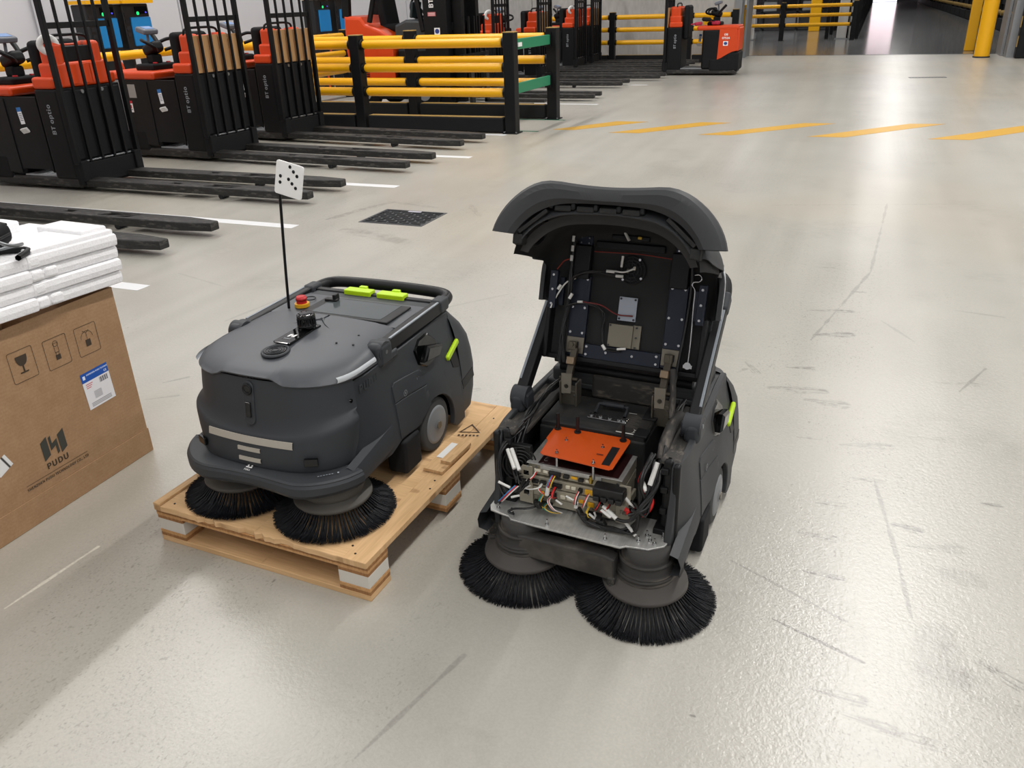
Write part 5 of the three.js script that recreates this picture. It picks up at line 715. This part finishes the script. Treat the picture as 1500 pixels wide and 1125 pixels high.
  part('terminal_cover', [rx2(0.065, 0.158, 0.335, 0.378, 0.045, 0.09, 0.006), ...[0, 1, 2, 3].map((k) => rx2(0.07 + k * 0.022, 0.088 + k * 0.022, 0.325, 0.345, 0.07, 0.098, 0.003))], M_plug, st); part('brass_fitting', [cy(0.006, 0.03, 0.052, 0.385, 0.06, 'y', 10), cy(0.008, 0.008, 0.052, 0.385, 0.06, 'y', 6)], std(0xb39a4e, 0.3, 0.9), st);
  for (const [x, y] of [[-0.148, 0.385], [-0.148, 0.25], [0.15, 0.375], [0.15, 0.225], [0.13, 0.386], [-0.12, 0.388]]) part('screw', cy(0.0045, 0.004, x, y, 0.055, 'z', 8), M_chrome, st);
  // orange insulating sheet on stand-offs
  const os = part('orange_sheet', ext(shape([[-0.121, 0.118], [0.112, 0.118], [0.12, 0.11], [0.122, 0.1], [0.117, -0.05], [0.108, -0.058], [-0.1, -0.045], [-0.108, -0.038], [-0.112, 0.03], [-0.122, 0.042]]), 0.003, 0.0006).rotateX(-Math.PI / 2).rotateX(0.05).translate(0, 0.446, 0), std(0xb9470c, 0.38), t, 'orange insulating sheet');
  os.position.set(-0.022, -0.046, -0.07);
  part('black_strip', rb(0.024, 0.0015, 0.1, 0.0005, 0.092, 0.4495, -0.01, 0.05), M_blackPl, os); decal('printed_mark', 0.03, 0.012, 64, (g, w, h) => { g.fillStyle = '#5a1c08'; g.fillRect(0, 0, w * 0.4, h * 0.4); g.fillRect(w * 0.5, h * 0.1, w * 0.5, h * 0.5); }, os, [-0.065, 0.4498, -0.02], [-Math.PI / 2 + 0.05, 0, -0.1]); decal('printed_mark', 0.02, 0.01, 64, (g, w, h) => { g.fillStyle = '#5a1c08'; g.fillRect(0, 0, w, h * 0.6); }, os, [0.06, 0.4505, -0.005], [-Math.PI / 2 + 0.05, 0, 0]);
  for (const [x, z] of [[-0.06, -0.05], [0.055, -0.048], [-0.06, 0.028], [0.058, 0.044]]) { part('stand_off', cy(0.0042, 0.05, x, 0.421, z, 'y', 10), M_chrome, os); part('screw', [cy(0.0055, 0.004, x, 0.4505, z, 'y', 10), cy(0.0025, 0.012, x, 0.455, z, 'y', 8)], M_chrome, os); }
  for (const x of [-0.108, -0.044, 0.1]) part('black_post', [cy(0.0055, 0.055, x, 0.48, -0.103, 'y', 12), cy(0.011, 0.004, x, 0.455, -0.103, 'y', 14)], M_plug, os);
  // fan guard
  part('fan_guard', [...[0.01, 0.02, 0.03, 0.04, 0.05].map((r) => at(new THREE.TorusGeometry(r, 0.0022, 6, 36), -0.2, 0.345, -0.035, -0.25, 0.35, 0)), rx2(-0.235, -0.17, 0.29, 0.4, -0.07, -0.05, 0.004)], M_plug, t);
  // wiring
  seed = 4242; const M_cab = std(0x0e0f10, 0.38), M_redc = std(0xc8201c, 0.4), M_whitec = std(0xd8d8d4, 0.5), M_bluec = std(0x2f7fb8, 0.45), M_greenc = std(0x2d8a3e, 0.45), M_yelc = std(0xd6b33a, 0.45);
  const jit = (p, j) => p.map((v) => v + rr(-j, j));
  const cable = (pts, r, mat = M_cab, par = t, n = 40) => part('cable', tube(pts, r, n, 7), mat, par);
  const tag = (a, b, r = 0.006, par = t) => part('cable_tag', rod(a, b, r, 10), M_whitec, par), hcable = cable;
  for (let k = 0; k < 12; k++) cable([[-0.17, 0.5, -0.4], [-0.2, 0.475, -0.33], [-0.215, 0.465, -0.25], [-0.212, 0.455, -0.16], [-0.22, 0.42, -0.09], [-0.215, 0.36 - 0.006 * k, -0.035], [-0.2 + 0.004 * k, 0.3, 0.0]].map((p, i) => jit(p, i > 1 && i < 6 ? 0.012 : 0.008)), rr(0.0028, 0.0045));
  for (let k = 0; k < 5; k++) cable([[-0.21, 0.44, -0.1], [-0.245, 0.4, -0.03], [-0.25, 0.33, 0.01], [-0.22, 0.28, 0.03], [-0.175, 0.3, 0.04], [-0.15, 0.34, 0.03]].map((p) => jit(p, 0.01)), 0.0032);
  for (let k = 0; k < 9; k++) cable([[0.2, 0.46, -0.38], [0.205, 0.452, -0.28], [0.21, 0.45, -0.18], [0.215, 0.44, -0.1], [0.215, 0.38, -0.04], [0.2, 0.32 - 0.004 * k, 0.0], [0.165, 0.28 + 0.008 * k, 0.03]].map((p, i) => jit(p, i < 5 ? 0.012 : 0.007)), rr(0.0032, 0.0055));
  part('cable_sleeve', [tube([[0.215, 0.455, -0.3], [0.212, 0.462, -0.22], [0.215, 0.45, -0.13], [0.22, 0.42, -0.08]], 0.017, 30, 9), tube([[0.175, 0.585, -0.34], [0.19, 0.52, -0.3], [0.2, 0.465, -0.25]], 0.009, 20, 8)], M_dusty, t);
  for (let k = 0; k < 5; k++) cable([[0.2, 0.44, -0.08], [0.185, 0.4, 0.0], [0.19, 0.31, 0.0], [0.17, 0.235, 0.012], [0.11, 0.218, 0.01], [0.04, 0.222, 0.004], [0.0, 0.24, -0.02]].map((p) => jit(p, 0.009)), 0.0045);
  cable([[0.2, 0.42, -0.08], [0.2, 0.35, -0.02], [0.17, 0.275, 0.015], [0.12, 0.258, 0.012], [0.07, 0.285, -0.005], [0.045, 0.3, -0.03]], 0.0052);
  cable([[0.17, 0.375, -0.1], [0.165, 0.352, -0.06], [0.185, 0.335, -0.03]], 0.0065, M_redc); cable([[0.2, 0.345, -0.03], [0.212, 0.315, -0.02], [0.2, 0.285, -0.012], [0.175, 0.27, -0.012], [0.135, 0.275, -0.02]], 0.0065, M_redc); cable([[0.2, 0.33, -0.03], [0.175, 0.305, 0.01], [0.155, 0.3, 0.035]], 0.004, M_redc);
  tag([0.178, 0.36, -0.045], [0.195, 0.348, -0.02]); tag([0.185, 0.273, -0.012], [0.16, 0.27, -0.014], 0.0082); tag([0.213, 0.425, -0.06], [0.203, 0.37, -0.022], 0.0072); tag([0.13, 0.31, -0.03], [0.16, 0.285, -0.02], 0.005); tag([0.14, 0.25, 0.0], [0.18, 0.222, 0.02], 0.005); tag([0.075, 0.282, -0.003], [0.12, 0.259, 0.012], 0.0068); tag([0.185, 0.29, -0.03], [0.2, 0.3, -0.03], 0.004);
  tag([-0.235, 0.39, -0.03], [-0.195, 0.355, 0.012], 0.006); tag([-0.222, 0.395, -0.03], [-0.18, 0.352, 0.01], 0.006); tag([-0.24, 0.31, 0.03], [-0.2, 0.302, 0.035], 0.004); tag([-0.19, 0.28, 0.05], [-0.165, 0.292, 0.05], 0.0035);
  // front harness: short leads of many colours
  const lead = (x0, y0, x1, y1, mats, sag = 0.03) => mats.forEach((m, i) => { const o = (i - mats.length / 2) * 0.003; hcable([[x0 + o, y0, 0.06], [x0 + o, y0 - sag * 0.5, 0.085], [(x0 + x1) / 2 + o, (y0 + y1) / 2 - sag * 0.5, 0.09], [x1 + o * 1.6, y1, 0.075]], 0.0019, m, hn, 20); });
  lead(-0.118, 0.37, -0.15, 0.335, [M_whitec, M_redc], 0.01); lead(-0.062, 0.37, -0.078, 0.295, [M_bluec, M_redc, M_cab, M_yelc], 0.02); lead(-0.055, 0.318, -0.05, 0.28, [M_redc, M_redc, M_cab], 0.02); lead(-0.1, 0.32, -0.155, 0.295, [M_whitec, M_whitec], 0.0); lead(-0.1, 0.32, -0.07, 0.295, [M_whitec, M_redc], 0.01); lead(0.018, 0.32, 0.015, 0.27, [M_redc, M_whitec, M_cab], 0.02); lead(0.088, 0.316, 0.07, 0.265, [M_cab, M_redc, M_cab], 0.02); lead(0.118, 0.316, 0.09, 0.262, [M_redc, M_cab], 0.02); lead(0.048, 0.318, 0.035, 0.262, [M_redc, M_whitec], 0.01); lead(-0.098, 0.268, -0.085, 0.225, [M_greenc, M_bluec, M_yelc], 0.02); lead(-0.085, 0.23, -0.04, 0.212, [M_greenc, M_bluec, M_yelc], 0.0); lead(-0.07, 0.27, -0.035, 0.215, [M_whitec, M_redc, M_whitec], 0.01); lead(0.05, 0.26, 0.06, 0.225, [M_yelc, M_yelc], 0.01);
  tag([-0.07, 0.335, 0.088], [-0.074, 0.3, 0.09], 0.0065, hn); tag([-0.15, 0.3, 0.085], [-0.13, 0.318, 0.08], 0.003, hn); tag([-0.02, 0.3, 0.075], [0.005, 0.29, 0.078], 0.0035, hn); tag([0.015, 0.285, 0.08], [0.014, 0.262, 0.082], 0.006, hn); tag([0.095, 0.29, 0.095], [0.125, 0.268, 0.098], 0.005, hn); tag([0.055, 0.25, 0.085], [0.075, 0.232, 0.085], 0.004, hn); tag([0.072, 0.262, 0.085], [0.078, 0.225, 0.08], 0.003, hn); tag([-0.05, 0.275, 0.08], [-0.03, 0.262, 0.082], 0.0035, hn);
  cable([[-0.1, 0.255, 0.06], [-0.105, 0.235, 0.08], [-0.13, 0.225, 0.1], [-0.17, 0.222, 0.115], [-0.185, 0.212, 0.125], [-0.165, 0.21, 0.13]], 0.004, M_cab, hn); for (const [x, y] of [[-0.1, 0.245], [0.045, 0.235], [0.09, 0.235], [0.1, 0.228]]) part('plug_body', rb(0.018, 0.034, 0.016, 0.004, x, y, 0.092, 0.3, 0, 0.2), M_plug, hn);
  for (const [x0, m] of [[-0.225, M_bluec], [-0.22, M_redc], [-0.215, M_whitec]]) cable([[x0 + 0.04, 0.31, 0.03], [x0 + 0.02, 0.29, 0.05], [x0, 0.265, 0.05], [x0 - 0.012, 0.25, 0.04]], 0.002, m, t, 16);

  // ---- raised cover: built closed, then turned about its rear hinge
  const lid = sub('front_cover', t), A = -107.6 * Math.PI / 180; lid.rotation.x = A;
  { const hc = V3(0, 0.49, -0.36).applyEuler(new THREE.Euler(A, 0, 0)); lid.position.set(0, 0.545, -0.395).sub(hc); }
  frontCover(lid, M_dustyShell, M_dustyShell);
  const crest2 = (x, w) => -0.018 + 0.05 * (x / w) * (x / w);
  part('liner', ringSkin([[0.17, 0.268, 0.1, 0.16, -0.04], [0.2, 0.276, 0.112, 0.165, -0.04], [0.264, 0.286, 0.107, 0.165, -0.04], [0.3, 0.292, 0.098, 0.165, -0.04, crest2], [0.326, 0.28, 0.08, 0.165, -0.04, crest2], [0.4, 0.275, 0.07, 0.16, -0.04], [0.44, 0.273, 0.06, 0.16, -0.06], [0.462, 0.268, 0.045, 0.16, -0.17], [0.478, 0.25, 0.01, 0.16, -0.18], [0.484, 0.243, -0.02, 0.15, -0.35], [0.486, 0.18, -0.11, 0.12, -0.352], [0.486, 0.06, -0.22, 0.04, -0.353], [0.486, 0.005, -0.3, 0.003, -0.353]], 0, 0.9), M_dustyDark, lid);
  part('edge_flange', [rx2(-0.256, 0.256, 0.462, 0.49, -0.362, -0.346, 0.004), rx2(0.24, 0.256, 0.44, 0.49, -0.36, -0.18, 0.006), rx2(-0.256, -0.24, 0.44, 0.49, -0.36, -0.18, 0.006)], M_blackPl, lid);
  part('hood_tail', rx2(-0.25, 0.25, 0.485, 0.5, -0.365, -0.34, 0.004), M_blackPl, lid);
  part('front_ledge', [skin([[0.19, 0.262, 0.085], [0.2, 0.262, 0.085], [0.205, 0.25, 0.062], [0.196, 0.25, 0.06], [0.19, 0.262, 0.085]].map(([y, w, f]) => ring(w, f, -0.02, 0.16).map(([x, z]) => [x, y, z])), 0, 0.4)], M_dusty, lid);
  for (const x of [-0.15, -0.085, -0.02, 0.045]) part('ledge_rib', [rx2(x, x + 0.05, 0.15, 0.182, 0.085, 0.102, 0.004)], M_dustyDark, lid);
  for (const x of [-0.16, -0.095, -0.03, 0.035, 0.1]) part('ledge_boss', rb(0.014, 0.036, 0.02, 0.006, x, 0.165, 0.1), M_blackPl, lid);
  both((s, m) => { part('corner_rib', m(join([bar([0.17, 0.165, 0.085], [0.25, 0.165, 0.02], 0.012, 0.035), rb(0.03, 0.04, 0.03, 0.005, 0.252, 0.17, 0.0)])), M_dustyDark, lid); part('corner_hose', m(tube([[0.19, 0.2, 0.06], [0.225, 0.3, 0.03], [0.24, 0.26, -0.01], [0.262, 0.19, 0.0]], 0.006, 24, 8)), M_blackPl, lid); part('screw', m(cy(0.004, 0.004, 0.262, 0.192, -0.005, 'y', 8)), M_chrome, lid); });
  for (const x of [-0.155, 0.155]) {
    part('beam', [rx2(x - 0.03, x + 0.03, 0.468, 0.482, -0.345, -0.09, 0.003)], M_beam, lid); part('beam_riser', [rx2(x - 0.03, x + 0.026, 0.45, 0.482, -0.1, 0.005, 0.004)], M_blackPl, lid); part('beam_end', rx2(x - 0.022, x + 0.024, 0.46, 0.48, 0.005, 0.035, 0.003), M_beam, lid);
    for (const z of [-0.1, -0.19, -0.27, -0.3]) for (const d of [-0.02, 0.02]) part('screw', cy(0.0042, 0.004, x + d, 0.4665, z, 'y', 8), M_chrome, lid); for (const d of [-0.012, 0.014]) for (const z of [0.012, 0.028]) part('screw', cy(0.003, 0.004, x + d, 0.4585, z, 'y', 8), M_chrome, lid);
    part('hinge_plate', ext(shape([[-0.028, -0.026], [0.03, -0.026], [0.03, 0.026], [-0.028, 0.026]], [[[-0.016, -0.012], [0.012, -0.012], [0.012, 0.01], [-0.016, 0.01]]]), 0.004, 0.001).rotateX(Math.PI / 2).translate(x, 0.466, -0.31), M_bracket, lid); part('hinge_block', [rb(0.026, 0.02, 0.028, 0.004, x - 0.002, 0.452, -0.312), cy(0.007, 0.008, x - 0.002, 0.44, -0.308, 'y', 12)], std(0x5a554a, 0.45, 0.7), lid);
  }
  part('cross_bar', rx2(-0.125, 0.125, 0.466, 0.482, -0.348, -0.302, 0.003), M_beam, lid); for (const [x, z] of [[-0.115, -0.31], [-0.115, -0.335], [-0.05, -0.322], [0.035, -0.322], [0.112, -0.312], [0.112, -0.336]]) part('screw', cy(0.0042, 0.004, x, 0.4645, z, 'y', 8), M_chrome, lid);
  part('round_mount', [...[0.042, 0.032, 0.022, 0.01].map((r) => at(new THREE.TorusGeometry(r, 0.0028, 8, 40), 0.0, 0.478, -0.058, Math.PI / 2, 0, 0)), cy(0.043, 0.004, 0, 0.482, -0.058, 'y', 40), ...[...Array(12)].map((_, k) => box(0.0025, 0.006, 0.032, 0.026 * Math.sin(k * Math.PI / 6), 0.478, -0.058 + 0.026 * Math.cos(k * Math.PI / 6), 0, k * Math.PI / 6, 0))], M_blackPl, lid);
  for (const a of [0.6, 2.2, 3.8, 5.3]) part('screw', cy(0.004, 0.005, 0.04 * Math.sin(a), 0.474, -0.058 + 0.04 * Math.cos(a), 'y', 8), M_chrome, lid); part('lamp_chip', rb(0.008, 0.006, 0.012, 0.002, 0.008, 0.474, -0.052), M_ivory, lid); part('lamp_chip', rb(0.007, 0.006, 0.014, 0.002, -0.012, 0.474, -0.062), M_bracket, lid);
  const wp = part('pale_plate', rx2(-0.028, 0.03, 0.474, 0.479, -0.216, -0.142, 0.001), std(0x9fa6b2, 0.42, 0.3), lid); for (const x of [-0.022, 0.024]) for (const z of [-0.21, -0.148]) part('screw', cy(0.0035, 0.004, x, 0.473, z, 'y', 8), M_dkSteel, lid);
  part('control_box', [rx2(-0.05, 0.028, 0.466, 0.48, -0.3, -0.228, 0.002), rx2(0.026, 0.052, 0.474, 0.48, -0.3, -0.226, 0.001)], std(0x807b6e, 0.42, 0.6), lid); for (const [x, z] of [[-0.045, -0.233], [-0.045, -0.295], [0.04, -0.233], [0.04, -0.295], [0.04, -0.264]]) part('screw', cy(0.003, 0.004, x, 0.465, z, 'y', 8), M_dkSteel, lid);
  part('inner_bar', [rx2(-0.12, 0.1, 0.462, 0.48, -0.0, 0.022, 0.004), rx2(-0.07, 0.05, 0.455, 0.478, 0.03, 0.045, 0.003)], M_blackPl, lid); part('buzzer', rb(0.012, 0.006, 0.008, 0.002, 0.02, 0.452, 0.04), M_yelc, lid); part('pipe_stub', [rod([-0.03, 0.455, 0.055], [-0.012, 0.45, 0.03], 0.0045, 8)], M_whitec, lid);
  both((s, m) => part('side_rail', m(join([rx2(0.222, 0.246, 0.425, 0.442, -0.2, -0.08, 0.003), rx2(0.206, 0.222, 0.45, 0.466, -0.19, -0.1, 0.003)])), M_beam, lid));
  for (const x of [-0.234, 0.234]) for (const z of [-0.185, -0.14, -0.095]) part('screw', cy(0.004, 0.004, x, 0.4235, z, 'y', 8), M_chrome, lid);
  part('prop_rod', tube([[0.212, 0.455, -0.325], [0.212, 0.452, -0.25], [0.208, 0.45, -0.15], [0.206, 0.45, -0.1], [0.196, 0.45, -0.085], [0.2, 0.45, -0.075], [0.216, 0.45, -0.072], [0.222, 0.45, -0.062], [0.214, 0.45, -0.052], [0.2, 0.45, -0.054]], 0.0026, 60, 8), M_chrome, lid); part('rod_clamp', [cy(0.011, 0.006, 0.212, 0.452, -0.325, 'y', 16), rb(0.03, 0.01, 0.014, 0.003, 0.212, 0.456, -0.328)], M_chrome, lid);
  // cover wiring
  const lc = (pts, r, m = M_cab) => part('cable', tube(pts, r, 40, 7), m, lid);
  for (let k = 0; k < 6; k++) lc([[-0.205 + 0.006 * k, 0.45, -0.37], [-0.195, 0.45, -0.28], [-0.19, 0.452, -0.2], [-0.183, 0.446, -0.13], [-0.188, 0.444, -0.04], [-0.185, 0.44, 0.02]].map((p) => jit(p, 0.006)), rr(0.0025, 0.004));
  for (let k = 0; k < 4; k++) lc([[-0.185, 0.446, -0.115], [-0.16, 0.44, -0.085], [-0.11, 0.452, -0.075], [-0.06, 0.462, -0.078], [-0.03, 0.468, -0.065 - 0.006 * k]].map((p) => jit(p, 0.004)), 0.0026);
  lc([[-0.05, 0.462, -0.066], [-0.02, 0.462, -0.066], [0.012, 0.466, -0.052]], 0.003, M_whitec); part('cable_tag', rod([-0.075, 0.456, -0.068], [-0.05, 0.46, -0.068], 0.005, 8), M_whitec, lid); part('cable_tag', rod([-0.045, 0.462, -0.08], [-0.022, 0.464, -0.08], 0.005, 8), M_whitec, lid); part('cable_tag', rod([-0.03, 0.462, -0.052], [-0.028, 0.458, -0.018], 0.004, 8), M_whitec, lid);
  for (let k = 0; k < 3; k++) lc([[-0.19, 0.448, -0.19], [-0.15, 0.442, -0.175], [-0.1, 0.456, -0.178], [-0.07, 0.468, -0.2], [-0.068, 0.47, -0.26], [-0.05, 0.462, -0.305], [0.0, 0.46, -0.308]].map((p) => jit(p, 0.004)), 0.0026);
  lc([[-0.14, 0.44, -0.17], [-0.08, 0.456, -0.175], [-0.03, 0.468, -0.198], [0.022, 0.468, -0.198]], 0.0022, std(0x6e1c18, 0.5)); part('cable_tag', rod([-0.152, 0.438, -0.172], [-0.135, 0.439, -0.17], 0.004, 8), M_whitec, lid); part('cable_tag', rod([-0.18, 0.438, -0.165], [-0.172, 0.438, -0.148], 0.005, 8), M_whitec, lid); part('cable_tag', rod([-0.062, 0.458, -0.298], [-0.05, 0.456, -0.312], 0.005, 8), M_whitec, lid); part('cable_tag', rod([-0.012, 0.455, -0.305], [0.015, 0.455, -0.3], 0.004, 8), M_whitec, lid);
  for (const z of [0.0, 0.03, -0.03]) part('cable_tag', rod([-0.186, 0.436, z], [-0.186, 0.436, z - 0.018], 0.005, 8), M_whitec, lid);
  lc([[-0.125, 0.47, -0.012], [-0.06, 0.474, -0.01], [0.02, 0.474, -0.008], [0.125, 0.47, -0.014]], 0.0016, std(0x8a2a1c, 0.5)); lc([[-0.186, 0.44, -0.04], [-0.21, 0.438, -0.05], [-0.228, 0.43, -0.078]], 0.002, std(0x8a2a1c, 0.5)); lc([[-0.17, 0.446, -0.1], [-0.2, 0.44, -0.12], [-0.225, 0.43, -0.17], [-0.235, 0.425, -0.2]], 0.0026, M_whitec); part('cable_tag', rod([-0.212, 0.435, -0.125], [-0.22, 0.432, -0.14], 0.005, 8), M_whitec, lid);
  lc([[0.18, 0.45, -0.39], [0.185, 0.455, -0.3], [0.19, 0.458, -0.22], [0.194, 0.456, -0.12], [0.19, 0.45, -0.02]], 0.005);
}
scene.add(camera);
renderer.render(scene, camera);
